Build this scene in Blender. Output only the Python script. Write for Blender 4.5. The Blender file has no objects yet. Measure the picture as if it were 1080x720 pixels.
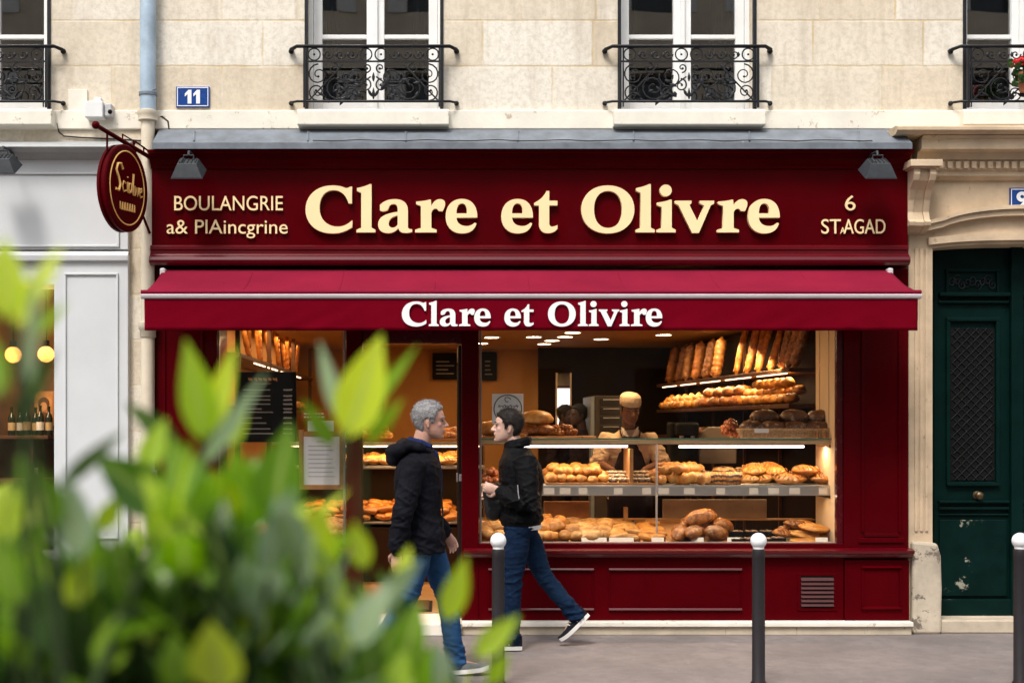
import bpy, math, random
from mathutils import Vector, Matrix, noise, Euler
R = math.radians
random.seed(7)
scn = bpy.context.scene
COL = scn.collection
F = 1350.0; CX = 470.0; HY = 447.0; EYE = 1.63; CAMY = -10.0
def X(px, y=0.0): return (px - CX) * (y - CAMY) / F
def Z(py, y=0.0): return EYE + (HY - py) * (y - CAMY) / F

# ---------------------------------------------------------------- mesh builder
class MB:
    def __init__(s): s.v = []; s.f = []; s.tint = []; s.mid = []
    def add(s, vs, fs):
        o = len(s.v); s.v.extend([tuple(v) for v in vs]); s.f.extend([tuple(i + o for i in f) for f in fs]); return s
    def box(s, x0, x1, y0, y1, z0, z1):
        x0, x1 = min(x0, x1), max(x0, x1); y0, y1 = min(y0, y1), max(y0, y1); z0, z1 = min(z0, z1), max(z0, z1)
        return s.add([(x0,y0,z0),(x1,y0,z0),(x1,y1,z0),(x0,y1,z0),(x0,y0,z1),(x1,y0,z1),(x1,y1,z1),(x0,y1,z1)],
                     [(0,3,2,1),(4,5,6,7),(0,1,5,4),(1,2,6,5),(2,3,7,6),(3,0,4,7)])
    def prism_x(s, pts, x0, x1):            # polygon in (y,z) extruded along x
        n = len(pts)
        vs = [(x0, y, z) for y, z in pts] + [(x1, y, z) for y, z in pts]
        fs = [(i, (i+1) % n, n + (i+1) % n, n + i) for i in range(n)] + [tuple(range(n))[::-1], tuple(range(n, 2*n))]
        return s.add(vs, fs)
    def prism_y(s, pts, y0, y1):            # polygon in (x,z) extruded along y
        n = len(pts)
        vs = [(x, y0, z) for x, z in pts] + [(x, y1, z) for x, z in pts]
        fs = [((i+1) % n, i, n + i, n + (i+1) % n) for i in range(n)] + [tuple(range(n)), tuple(range(n, 2*n))[::-1]]
        return s.add(vs, fs)
    def quad(s, a, b, c, d): return s.add([a, b, c, d], [(0,1,2,3)])
    def tube(s, pts, rad, n=10, cap=True, aspect=1.0, up=None, closed=False):
        P = [Vector(p) for p in pts]; m = len(P)
        rr = rad if isinstance(rad, (list, tuple)) else [rad] * m
        prev = None; vs = []
        for i in range(m):
            if closed: t = P[(i+1) % m] - P[i-1]
            else: t = P[min(i+1, m-1)] - P[max(i-1, 0)]
            if t.length < 1e-9: t = Vector((0,0,1))
            t.normalize()
            if prev is None:
                a = Vector(up) if up else (Vector((0,0,1)) if abs(t.z) < .9 else Vector((1,0,0)))
            else: a = prev
            a = a - t * a.dot(t)
            if a.length < 1e-6: a = t.orthogonal()
            a.normalize(); prev = a; b = t.cross(a)
            for k in range(n):
                th = 2*math.pi*k/n
                vs.append(P[i] + (a*math.cos(th) + b*math.sin(th)*aspect) * rr[i])
        fs = []
        for i in range(m if closed else m-1):
            j = (i+1) % m
            for k in range(n): fs.append((i*n+k, i*n+(k+1)%n, j*n+(k+1)%n, j*n+k))
        if cap and not closed: fs += [tuple(range(n))[::-1], tuple((m-1)*n + k for k in range(n))]
        return s.add(vs, fs)
    def limb(s, pts, rad, n=14, aspect=1.0, up=None):   # tube with rounded ends
        P = [Vector(p) for p in pts]; rr = list(rad)
        def cap(p, d, r): return [(p + d*r*math.sin(a), r*math.cos(a)) for a in (R(35), R(65), R(84))]
        d0 = (P[0]-P[1]).normalized(); d1 = (P[-1]-P[-2]).normalized()
        a = cap(P[0], d0, rr[0])[::-1]; b = cap(P[-1], d1, rr[-1])
        return s.tube([q for q,_ in a] + P + [q for q,_ in b], [q for _,q in a] + rr + [q for _,q in b], n, True, aspect, up)
    def rings(s, rs, n=20, p=2.0):          # (cx, cy, z, rx, ry) horizontal superellipse rings
        vs = []
        for (cx, cy, z, rx, ry) in rs:
            for k in range(n):
                th = 2*math.pi*k/n; c, q = math.cos(th), math.sin(th)
                vs.append((cx + rx*math.copysign(abs(c)**(2/p), c), cy + ry*math.copysign(abs(q)**(2/p), q), z))
        m = len(rs)
        fs = [(i*n+k, i*n+(k+1)%n, (i+1)*n+(k+1)%n, (i+1)*n+k) for i in range(m-1) for k in range(n)]
        fs += [tuple(range(n))[::-1], tuple((m-1)*n+k for k in range(n))]
        return s.add(vs, fs)
    def lathe(s, prof, c=(0,0,0), n=24):    # (r, z)
        return s.rings([(c[0], c[1], c[2]+z, max(r,1e-4), max(r,1e-4)) for r, z in prof], n)
    def ball(s, c, r, nu=14, nv=9, fn=None):
        r = (r,r,r) if not isinstance(r, (tuple,list)) else r
        vs = [(0,0,-1)]; 
        for j in range(1, nv):
            ph = -math.pi/2 + math.pi*j/nv
            for i in range(nu):
                th = 2*math.pi*i/nu; vs.append((math.cos(ph)*math.cos(th), math.cos(ph)*math.sin(th), math.sin(ph)))
        vs.append((0,0,1)); top = len(vs)-1
        fs = [(0, 1+(i+1)%nu, 1+i) for i in range(nu)]
        for j in range(nv-2):
            for i in range(nu): fs.append((1+j*nu+i, 1+j*nu+(i+1)%nu, 1+(j+1)*nu+(i+1)%nu, 1+(j+1)*nu+i))
        fs += [(1+(nv-2)*nu+i, 1+(nv-2)*nu+(i+1)%nu, top) for i in range(nu)]
        out = []
        for v in vs:
            k = fn(Vector(v)) if fn else 1.0
            if isinstance(k, Vector): out.append((c[0]+k.x*r[0], c[1]+k.y*r[1], c[2]+k.z*r[2]))
            else: out.append((c[0]+v[0]*r[0]*k, c[1]+v[1]*r[1]*k, c[2]+v[2]*r[2]*k))
        return s.add(out, fs)
    def xform(s, m):
        s.v = [tuple(m @ Vector(v)) for v in s.v]; return s
    def merge(s, o): return s.add(o.v, o.f)
    def mesh(s, name):
        me = bpy.data.meshes.new(name); me.from_pydata(s.v, [], s.f); me.update()
        if s.tint and len(s.tint) == len(s.v):
            at = me.attributes.new('tint', 'FLOAT', 'POINT'); at.data.foreach_set('value', s.tint)
        if s.mid and len(s.mid) == len(s.v):
            at = me.attributes.new('midrib', 'FLOAT', 'POINT'); at.data.foreach_set('value', s.mid)
        return me

def put(name, me, m=None, parent=None, smooth=False, bevel=0, loc=None, rot=None, auto=None):
    if isinstance(me, MB): me = me.mesh(name)
    o = bpy.data.objects.new(name, me); COL.objects.link(o)
    if m is not None and not me.materials: me.materials.append(m)
    if smooth:
        me.polygons.foreach_set('use_smooth', [True]*len(me.polygons))
        try: me.set_sharp_from_angle(angle=R(58))
        except Exception: pass
    if parent is not None: o.parent = parent
    if loc: o.location = loc
    if rot: o.rotation_euler = rot
    if bevel:
        b = o.modifiers.new('bevel', 'BEVEL'); b.width = bevel; b.segments = 2; b.limit_method = 'ANGLE'; b.angle_limit = R(40)
        if hasattr(b, 'harden_normals'): b.harden_normals = False
    return o
def tag(o, label=None, cat=None, group=None, kind=None):
    if label: o['label'] = label
    if cat: o['category'] = cat
    if group: o['group'] = group
    if kind: o['kind'] = kind
    return o
def empty(name, loc=(0,0,0), rz=0):
    o = bpy.data.objects.new(name, None); COL.objects.link(o); o.location = loc; o.rotation_euler = (0,0,rz); o.empty_display_size = .1
    return o
def thing(name, label, cat, loc=(0,0,0), rz=0, group=None): return tag(empty(name, loc, rz), label, cat, group)
def kids(o): return [c for c in COL.objects if c.parent == o]
def dup(o, loc=None, rot=None, label=None, group=None, parent=None):
    def rec(a, par):
        c = a.copy(); COL.objects.link(c)
        if par is not None: c.parent = par
        for ch in kids(a): rec(ch, c)
        return c
    c = rec(o, parent)
    if loc is not None: c.location = loc
    if rot is not None: c.rotation_euler = rot
    if label: c['label'] = label
    if group: c['group'] = group
    return c
def evaluated(o):
    dg = bpy.context.evaluated_depsgraph_get(); dg.update()
    return bpy.data.meshes.new_from_object(o.evaluated_get(dg))
def wrinkle(me, amp, weight=None, k=(5,5,17), slant=5.0, seed=0):
    """sharp cloth creases pushed along the normals; weight(co) scales them"""
    nrm = [v.normal.copy() for v in me.vertices]
    for v, vn in zip(me.vertices, nrm):
        c = v.co.copy(); w_ = weight(c) if weight else 1.0
        if w_ <= 0: continue
        q = Vector((c.x*k[0]+seed, c.y*k[1], c.z*k[2]+slant*c.x+slant*.6*c.y)); r = max(0, 1-abs(noise.noise(q))*2.6)
        q2 = Vector((c.x*k[0]*2.3+9, c.y*k[1]*2.3, c.z*k[2]*1.9-slant*1.7*c.x)); r2 = max(0, 1-abs(noise.noise(q2))*2.8)
        v.co = c + vn*amp*w_*(r*r*1.0 + r2*r2*.55 - .35)
    me.update(); return me
def solid(mb, voxel=.008, smooth=4, disp=None, name='solid'):
    """union the closed pieces of a builder into one continuous surface"""
    o = bpy.data.objects.new('tmp', mb.mesh(name)); COL.objects.link(o)
    r = o.modifiers.new('r', 'REMESH'); r.mode = 'VOXEL'; r.voxel_size = voxel
    if smooth:
        q = o.modifiers.new('s', 'SMOOTH'); q.iterations = smooth; q.factor = .5
    for (size, strength) in (disp or []):
        t = bpy.data.textures.new('folds', 'CLOUDS'); t.noise_scale = size
        d = o.modifiers.new('d', 'DISPLACE'); d.texture = t; d.strength = strength; d.mid_level = .5; d.texture_coords = 'LOCAL'
    me = evaluated(o); me.name = name
    bpy.data.objects.remove(o)
    me.polygons.foreach_set('use_smooth', [True]*len(me.polygons))
    return me

# ---------------------------------------------------------------- materials
class NT:
    def __init__(s, name):
        s.m = bpy.data.materials.new(name); s.m.use_nodes = True; s.t = s.m.node_tree; s.b = s.t.nodes['Principled BSDF']; s.out = s.t.nodes['Material Output']
    def n(s, typ, **kw):
        o = s.t.nodes.new(typ)
        for k, v in kw.items():
            if k in o.inputs.keys() and not hasattr(type(o), k): o.inputs[k].default_value = v
            else: setattr(o, k, v)
        return o
    def l(s, a, b): s.t.links.new(a, b)
    def coord(s, kind='Object', scale=(1,1,1), loc=(0,0,0)):
        c = s.n('ShaderNodeTexCoord'); mp = s.n('ShaderNodeMapping'); s.l(c.outputs[kind], mp.inputs['Vector'])
        mp.inputs['Scale'].default_value = scale; mp.inputs['Location'].default_value = loc
        return mp.outputs['Vector']
    def noise(s, vec, scale, detail=4, rough=.55):
        o = s.n('ShaderNodeTexNoise'); o.inputs['Scale'].default_value = scale; o.inputs['Detail'].default_value = detail; o.inputs['Roughness'].default_value = rough
        if vec is not None: s.l(vec, o.inputs['Vector'])
        return o.outputs['Fac']
    def ramp(s, fac, stops):
        o = s.n('ShaderNodeValToRGB'); e = o.color_ramp.elements
        while len(e) < len(stops): e.new(.5)
        for i, (p, c) in enumerate(stops): e[i].position = p; e[i].color = (*c, 1) if len(c) == 3 else c
        s.l(fac, o.inputs['Fac']); return o.outputs['Color']
    def mix(s, fac, a, b, mode='MIX'):
        o = s.n('ShaderNodeMix', data_type='RGBA', blend_type=mode)
        for sock, v in ((o.inputs[0], fac), (o.inputs[6], a), (o.inputs[7], b)):
            if hasattr(v, 'is_linked') or hasattr(v, 'links'): s.l(v, sock)
            elif isinstance(v, tuple): sock.default_value = (*v, 1)
            else: sock.default_value = v
        return o.outputs[2]
    def bump(s, h, strength=.3, dist=.01):
        o = s.n('ShaderNodeBump'); o.inputs['Strength'].default_value = strength; o.inputs['Distance'].default_value = dist
        s.l(h, o.inputs['Height']); s.l(o.outputs['Normal'], s.b.inputs['Normal']); return o
    def col(s, c): s.l(c, s.b.inputs['Base Color'])

def simple(name, c, rough=.5, metal=0, var=.12, vscale=6, bump=0, bscale=60, coat=0, spec=.28, wear=None):
    t = NT(name); b = t.b
    b.inputs['Roughness'].default_value = rough; b.inputs['Metallic'].default_value = metal
    b.inputs['Specular IOR Level'].default_value = spec
    if coat: b.inputs['Coat Weight'].default_value = coat; b.inputs['Coat Roughness'].default_value = .12
    v = t.coord()
    f = t.noise(v, vscale, 5, .6)
    lo = tuple(max(0, x*(1-var)) for x in c); hi = tuple(min(1, x*(1+var)) for x in c)
    colr = t.ramp(f, [(.3, lo), (.7, hi)])
    if wear:
        wc, amt, ws = wear
        w = t.noise(v, ws, 8, .7)
        m = t.ramp(w, [(amt, (0,0,0)), (amt+.04, (1,1,1))])
        colr = t.mix(m, colr, wc)
    t.col(colr)
    rr = t.n('ShaderNodeMapRange'); rr.inputs['To Min'].default_value = max(.02, rough-.08); rr.inputs['To Max'].default_value = min(1, rough+.1)
    t.l(t.noise(v, vscale*3, 4), rr.inputs['Value']); t.l(rr.outputs['Result'], b.inputs['Roughness'])
    if bump: t.bump(t.noise(v, bscale, 5, .6), bump, .004)
    return t.m
def emit(name, c, strength):
    t = NT(name); t.b.inputs['Base Color'].default_value = (*c, 1); t.b.inputs['Emission Color'].default_value = (*c, 1); t.b.inputs['Emission Strength'].default_value = strength
    return t.m
def glass(name, tint=(1,1,1), gain=1.0, rough=.0, wob=0.0):
    t = NT(name); t.t.nodes.remove(t.b)
    tr = t.n('ShaderNodeBsdfTransparent'); tr.inputs['Color'].default_value = (*tint, 1)
    gl = t.n('ShaderNodeBsdfGlossy'); gl.inputs['Roughness'].default_value = rough; gl.inputs['Color'].default_value = (1,1,1,1)
    fr = t.n('ShaderNodeFresnel'); fr.inputs['IOR'].default_value = 1.5
    mu = t.n('ShaderNodeMath', operation='MULTIPLY'); mu.inputs[1].default_value = gain; mu.use_clamp = True
    t.l(fr.outputs[0], mu.inputs[0]); mx = t.n('ShaderNodeMixShader')
    if wob:
        bp = t.n('ShaderNodeBump'); bp.inputs['Strength'].default_value = wob; bp.inputs['Distance'].default_value = .02
        t.l(t.noise(t.coord(), 1.6, 1), bp.inputs['Height']); t.l(bp.outputs['Normal'], gl.inputs['Normal'])
    t.l(mu.outputs[0], mx.inputs[0]); t.l(tr.outputs[0], mx.inputs[1]); t.l(gl.outputs[0], mx.inputs[2]); t.l(mx.outputs[0], t.out.inputs['Surface'])
    return t.m

def stone_wall(name, c1, c2, mort, bw, bh, z0, x0=0.0, msize=.006, stain=(.36,.28,.19)):
    t = NT(name); b = t.b; b.inputs['Roughness'].default_value = .88; b.inputs['Specular IOR Level'].default_value = .25
    c = t.n('ShaderNodeTexCoord'); sp = t.n('ShaderNodeSeparateXYZ'); t.l(c.outputs['Object'], sp.inputs[0])
    ax = t.n('ShaderNodeMath', operation='ADD'); ax.inputs[1].default_value = 40 + x0; t.l(sp.outputs['X'], ax.inputs[0])
    az = t.n('ShaderNodeMath', operation='ADD'); az.inputs[1].default_value = -z0 + bh*40; t.l(sp.outputs['Z'], az.inputs[0])
    cb = t.n('ShaderNodeCombineXYZ'); t.l(ax.outputs[0], cb.inputs['X']); t.l(az.outputs[0], cb.inputs['Y'])
    nz = t.n('ShaderNodeTexNoise'); nz.inputs['Scale'].default_value = 9; nz.inputs['Detail'].default_value = 3
    t.l(c.outputs['Object'], nz.inputs['Vector'])
    wob = t.n('ShaderNodeMix', data_type='RGBA', blend_type='LINEAR_LIGHT'); wob.inputs[0].default_value = .008
    t.l(cb.outputs[0], wob.inputs[6]); t.l(nz.outputs['Color'], wob.inputs[7])
    br = t.n('ShaderNodeTexBrick'); br.offset = .37; br.offset_frequency = 2; br.squash = .68; br.squash_frequency = 3
    t.l(wob.outputs[2], br.inputs['Vector'])
    for k, v in (('Color1', c1), ('Color2', c2), ('Mortar', mort)): br.inputs[k].default_value = (*v, 1)
    br.inputs['Scale'].default_value = 1; br.inputs['Mortar Size'].default_value = msize; br.inputs['Mortar Smooth'].default_value = .6
    br.inputs['Brick Width'].default_value = bw; br.inputs['Row Height'].default_value = bh; br.inputs['Bias'].default_value = .05
    v = c.outputs['Object']
    jn = t.n('ShaderNodeMath', operation='MULTIPLY'); t.l(br.outputs['Fac'], jn.inputs[0]); t.l(t.ramp(t.noise(v, 2.3, 5, .6), [(.42, (.08,.08,.08)), (.62, (.9,.9,.9))]), jn.inputs[1])
    jcol = t.mix(jn.outputs[0], br.outputs['Color'], (.60,.44,.23))
    big = t.noise(v, 1.1, 6, .6); fine = t.noise(v, 22, 8, .7); pits = t.noise(v, 75, 4, .6)
    streak = t.noise(t.coord(scale=(5, 5, .7)), 1.6, 6, .65)
    col = t.mix(t.ramp(big, [(.47, (0,0,0)), (.68, (.40,.40,.40))]), jcol, stain)
    col = t.mix(t.ramp(streak, [(.50, (0,0,0)), (.70, (.34,.34,.34))]), col, stain)
    col = t.mix(t.ramp(fine, [(.38, (.38,.38,.38)), (.56, (0,0,0))]), col, tuple(x*.62 for x in c1))
    col = t.mix(t.ramp(pits, [(.64, (0,0,0)), (.70, (.55,.55,.55))]), col, tuple(x*.5 for x in stain))
    t.col(col)
    h = t.n('ShaderNodeMath', operation='MULTIPLY_ADD'); t.l(br.outputs['Fac'], h.inputs[0]); h.inputs[1].default_value = -.8; t.l(fine, h.inputs[2])
    t.bump(h.outputs[0], .28, .008)
    return t.m

M = {}
M['stone'] = stone_wall('limestone_ashlar', (.685,.585,.445), (.80,.75,.655), (.74,.67,.55), .86, .356, 4.067, .13, .011)
M['stone_trim'] = simple('limestone_trim', (.60,.50,.37), .85, var=.16, vscale=5, bump=.35, bscale=40, wear=((.38,.30,.21), .66, 9))
M['stone_pale'] = simple('limestone_band', (.78,.73,.63), .85, var=.10, vscale=4, bump=.3, bscale=40, wear=((.50,.42,.31), .60, 7))
M['stone_warm'] = simple('limestone_doorway', (.55,.42,.285), .85, var=.2, vscale=4, bump=.4, bscale=40, wear=((.36,.27,.18), .62, 7))
M['stone_dirty'] = simple('limestone_base', (.47,.40,.31), .9, var=.3, vscale=3.5, bump=.6, bscale=30, wear=((.17,.14,.11), .55, 5))
M['plinth'] = simple('plinth_stone', (.50,.42,.32), .85, var=.2, vscale=5, bump=.4, bscale=50, wear=((.25,.2,.15), .63, 10))
M['red'] = simple('burgundy_lacquer', (.066,.0003,.0022), .35, var=.14, vscale=2.5, bump=.06, bscale=9, spec=.035, wear=((.13,.035,.035), .735, 21))
M['red_gloss'] = simple('burgundy_gloss_fascia', (.066,.0003,.0022), .3, var=.16, vscale=1.6, coat=.10, bump=.03, bscale=4, spec=.02)
M['red_gloss'].node_tree.nodes['Principled BSDF'].inputs['Coat Roughness'].default_value = .05
M['red_mould'] = simple('burgundy_moulding_gloss', (.09,.0008,.0045), .3, var=.1, vscale=3, coat=.55, spec=.2, wear=((.30,.16,.14), .73, 26))
M['red_dark'] = simple('dark_burgundy_gloss', (.06,.001,.004), .25, var=.12, vscale=3, coat=.1)
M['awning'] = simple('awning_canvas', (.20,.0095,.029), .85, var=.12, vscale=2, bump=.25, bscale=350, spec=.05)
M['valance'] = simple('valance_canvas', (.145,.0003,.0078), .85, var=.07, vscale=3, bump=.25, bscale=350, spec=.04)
M['cream'] = simple('cream_letter_paint', (.93,.72,.40), .45, var=.04, vscale=3)
M['gold'] = simple('gold_letter_paint', (.80,.48,.15), .4, var=.05)
M['white'] = simple('white_letter_print', (.85,.83,.82), .6, var=.03)
M['pale_bar'] = simple('pale_coated_bar', (.58,.53,.54), .4, var=.05)
M['alu'] = simple('brushed_aluminium', (.62,.60,.60), .35, metal=.7, var=.06)
M['zinc'] = simple('weathered_zinc', (.155,.175,.20), .6, metal=.1, var=.25, vscale=7, wear=((.27,.285,.30), .66, 6), bump=.15, bscale=12)
M['zinc_pipe'] = simple('blue_grey_zinc_pipe', (.36,.45,.54), .5, metal=.1, var=.2, vscale=6, wear=((.40,.46,.50), .62, 8))
M['cream_pipe'] = simple('cream_painted_cast_iron', (.66,.58,.45), .55, var=.1, vscale=4, wear=((.22,.19,.16), .66, 14))
M['iron'] = simple('black_wrought_iron', (.018,.018,.021), .45, metal=.3, var=.3, vscale=20, bump=.2, bscale=80)
M['lamp_grey'] = simple('grey_floodlight_metal', (.036,.041,.047), .55, metal=.1, var=.2, vscale=15)
M['lamp_glass'] = simple('lamp_lens', (.5,.52,.55), .2)
M['white_paint'] = simple('white_window_paint', (.78,.78,.77), .4, var=.05, vscale=6, wear=((.55,.53,.5), .7, 12))
M['grey_paint'] = simple('pale_grey_shopfront_paint', (.60,.615,.625), .45, var=.04, vscale=2.5)
M['grey_dark'] = simple('grey_cornice_paint', (.33,.34,.34), .5, var=.08)
M['green'] = simple('dark_green_door_paint', (.0018,.0125,.0105), .42, var=.25, vscale=4, spec=.06, bump=.15, bscale=30, wear=((.16,.17,.14), .71, 5))
M['green_low'] = simple('scuffed_green_door_paint', (.0018,.0125,.0105), .5, var=.3, spec=.06, vscale=5, bump=.2, bscale=30, wear=((.30,.29,.23), .61, 6))
M['brass'] = simple('aged_brass', (.13,.09,.05), .4, metal=.9, var=.3, vscale=20)
M['enamel'] = simple('blue_enamel', (.012,.055,.25), .25, var=.08, coat=.5, wear=((.02,.02,.03), .74, 12))
M['enamel_white'] = simple('white_enamel', (.8,.82,.85), .3, var=.03)
M['plastic'] = simple('white_plastic', (.75,.75,.74), .4, var=.03)
M['cable'] = simple('black_cable', (.02,.02,.02), .6)
M['bollard'] = simple('brown_grey_bollard_paint', (.020,.0165,.0185), .48, spec=.22, var=.15, vscale=8, bump=.1, bscale=60)
M['bollard_ball'] = simple('white_bollard_ball', (.82,.82,.83), .35, var=.04, wear=((.05,.05,.05), .69, 22))
M['pane'] = glass('shop_window_glass', (.97,.97,.96), .30)
M['pane_up'] = glass('upper_window_glass', (.75,.77,.77), 5.0, wob=.04)
M['cab_glass'] = glass('display_case_glass', (.98,.99,.985), .55)
M['glass_edge'] = simple('green_glass_edge', (.12,.24,.17), .15)
M['wood'] = simple('dark_shelf_wood', (.095,.04,.016), .5, var=.3, vscale=8)
M['wood_light'] = simple('light_oak', (.42,.20,.07), .5, var=.2, vscale=8)
M['wall_in'] = simple('ochre_shop_wall', (.36,.165,.04), .7, var=.08, vscale=2)
M['wall_dark'] = simple('dark_brown_partition', (.014,.0075,.004), .7, spec=.08, var=.2, vscale=2)
M['cream_wall'] = simple('cream_side_panel', (.72,.56,.36), .6, var=.05, vscale=2)
M['ceil'] = simple('shop_ceiling_paint', (.36,.20,.075), .7, var=.05)
M['tile'] = simple('shop_floor_tile', (.42,.24,.11), .35, var=.12, vscale=3)
M['mat'] = simple('door_mat_fibre', (.10,.055,.025), .95, var=.3, vscale=60, bump=.6, bscale=200)
M['steel'] = simple('stainless_shelf', (.55,.52,.48), .32, metal=.8, var=.08)
M['dark_case'] = simple('dark_counter_panel', (.035,.017,.010), .4, var=.2)
M['black'] = simple('black_board', (.007,.007,.007), .65, var=.2, spec=.08)
M['chalk'] = simple('chalk', (.72,.70,.66), .9)
M['chalk_o'] = simple('orange_chalk', (.72,.34,.12), .9)
M['paper'] = simple('white_paper', (.80,.79,.77), .7, var=.03)
M['ink'] = simple('black_ink', (.03,.03,.03), .7)
M['red_sign'] = simple('red_plastic_sign', (.50,.01,.02), .4)
M['wicker'] = simple('pale_wicker', (.50,.33,.17), .75, var=.35, vscale=60, bump=.6, bscale=150)
M['tag'] = simple('price_card', (.82,.76,.64), .6, var=.03)
M['tube_light'] = emit('white_tube_light', (1,.80,.80), 3.5)
M['led'] = emit('warm_led_strip', (1,.74,.45), 2.6)
M['spot'] = emit('recessed_spot', (1,.80,.50), 14)
M['globe'] = emit('amber_globe_bulb', (1,.46,.10), 2.4)
M['daylight'] = emit('lit_back_window', (.95,.93,.90), 1.0)
# ---------------------------------------------------------------- world, sun, camera
w = bpy.data.worlds.new("World"); scn.world = w; w.use_nodes = True
wt = w.node_tree; bg = wt.nodes['Background']
SUN_EL, SUN_AZ = R(56), R(205)      # azimuth from +Y clockwise; sun high behind the camera, a little left
sky = wt.nodes.new('ShaderNodeTexSky'); sky.sky_type = 'NISHITA'; sky.sun_disc = False
sky.sun_elevation = SUN_EL; sky.sun_rotation = SUN_AZ; sky.dust_density = 4; sky.air_density = 1.3; sky.altitude = 50
hs = wt.nodes.new('ShaderNodeHueSaturation'); hs.inputs['Saturation'].default_value = .35
wt.links.new(sky.outputs[0], hs.inputs['Color']); wt.links.new(hs.outputs[0], bg.inputs['Color']); bg.inputs['Strength'].default_value = .15
sl = bpy.data.lights.new('sun', 'SUN'); sl.energy = 1.5; sl.angle = R(15); sl.color = (1, .95, .88)
so = bpy.data.objects.new('sun', sl); COL.objects.link(so)
sd = Vector((math.sin(SUN_AZ)*math.cos(SUN_EL), math.cos(SUN_AZ)*math.cos(SUN_EL), math.sin(SUN_EL)))
so.rotation_euler = sd.to_track_quat('Z', 'Y').to_euler(); so.location = (-5, -12, 14)
cam = bpy.data.cameras.new('camera'); co = bpy.data.objects.new('camera', cam); COL.objects.link(co); scn.camera = co
co.location = (0, CAMY, EYE); co.rotation_euler = (R(90), 0, 0)
cam.sensor_width = 36; cam.lens = 36*F/1080; cam.shift_x = (540-CX)/1080; cam.shift_y = (HY-360)/1080
cam.clip_start = .05; cam.clip_end = 500
cam.dof.use_dof = True; cam.dof.focus_distance = 9.5; cam.dof.aperture_fstop = 2.7; cam.dof.aperture_blades = 9
vs = scn.view_settings; vs.view_transform = 'Standard'; vs.look = 'None'; vs.gamma = 1; vs.exposure = .74; vs.use_curve_mapping = False
cy = scn.cycles; cy.use_denoising = True; cy.max_bounces = 8; cy.transparent_max_bounces = 24; cy.sample_clamp_indirect = 6
try: cy.denoiser = 'OPENIMAGEDENOISE'
except Exception: pass

# ---------------------------------------------------------------- ground
def asphalt(name, c, blot):
    t = NT(name); t.b.inputs['Roughness'].default_value = .85; t.b.inputs['Specular IOR Level'].default_value = .3
    v = t.coord()
    big = t.noise(v, 1.3, 6, .65); mid = t.noise(v, 9, 5, .6); fine = t.noise(v, 160, 3, .7)
    col = t.ramp(big, [(.34, tuple(x*.70 for x in c)), (.66, tuple(x*1.12 for x in c))])
    col = t.mix(t.ramp(mid, [(.46, (0,0,0)), (.68, (.5,.5,.5))]), col, blot)
    col = t.mix(t.ramp(fine, [(.4, (.45,.45,.45)), (.6, (0,0,0))]), col, tuple(x*.55 for x in c))
    col = t.mix(t.ramp(t.noise(t.coord(loc=(3,1,0)), 34, 3, .7), [(.66, (0,0,0)), (.70, (.7,.7,.7))]), col, (.42,.38,.36))
    t.col(col); t.bump(fine, .5, .004); return t.m
M['pavement'] = asphalt('pavement_asphalt', (.228,.196,.187), (.13,.115,.112))
M['road'] = asphalt('road_asphalt', (.07,.07,.072), (.05,.05,.05))
M['kerb'] = simple('granite_kerb', (.30,.29,.28), .8, var=.25, vscale=30, bump=.4, bscale=120)
tag(put('ground', MB().quad((-150,-150,-.16),(150,-150,-.16),(150,150,-.16),(-150,150,-.16)), M['road']), 'dark ground sheet under the street', None, None, 'structure')
tag(put('pavement', MB().box(-30, 30, -2.4, .6, -.15, 0), M['pavement']), 'grey asphalt pavement in front of the bakery', None, None, 'structure')
tag(put('kerb', MB().box(-30, 30, -2.7, -2.404, -.15, -.004), M['kerb'], bevel=.012), 'granite kerb along the pavement edge', None, None, 'structure')
tag(put('road', MB().box(-30, 30, -7.6, -2.704, -.159, -.12), M['road']), 'asphalt road between the two pavements', None, None, 'structure')
tag(put('kerb', MB().box(-30, 30, -7.9, -7.604, -.15, -.004), M['kerb'], bevel=.012), 'granite kerb on the camera side of the road', None, None, 'structure')
tag(put('pavement', MB().box(-30, 30, -18.9, -7.904, -.15, 0), M['pavement']), 'grey asphalt pavement on the camera side of the road', None, None, 'structure')

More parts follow.
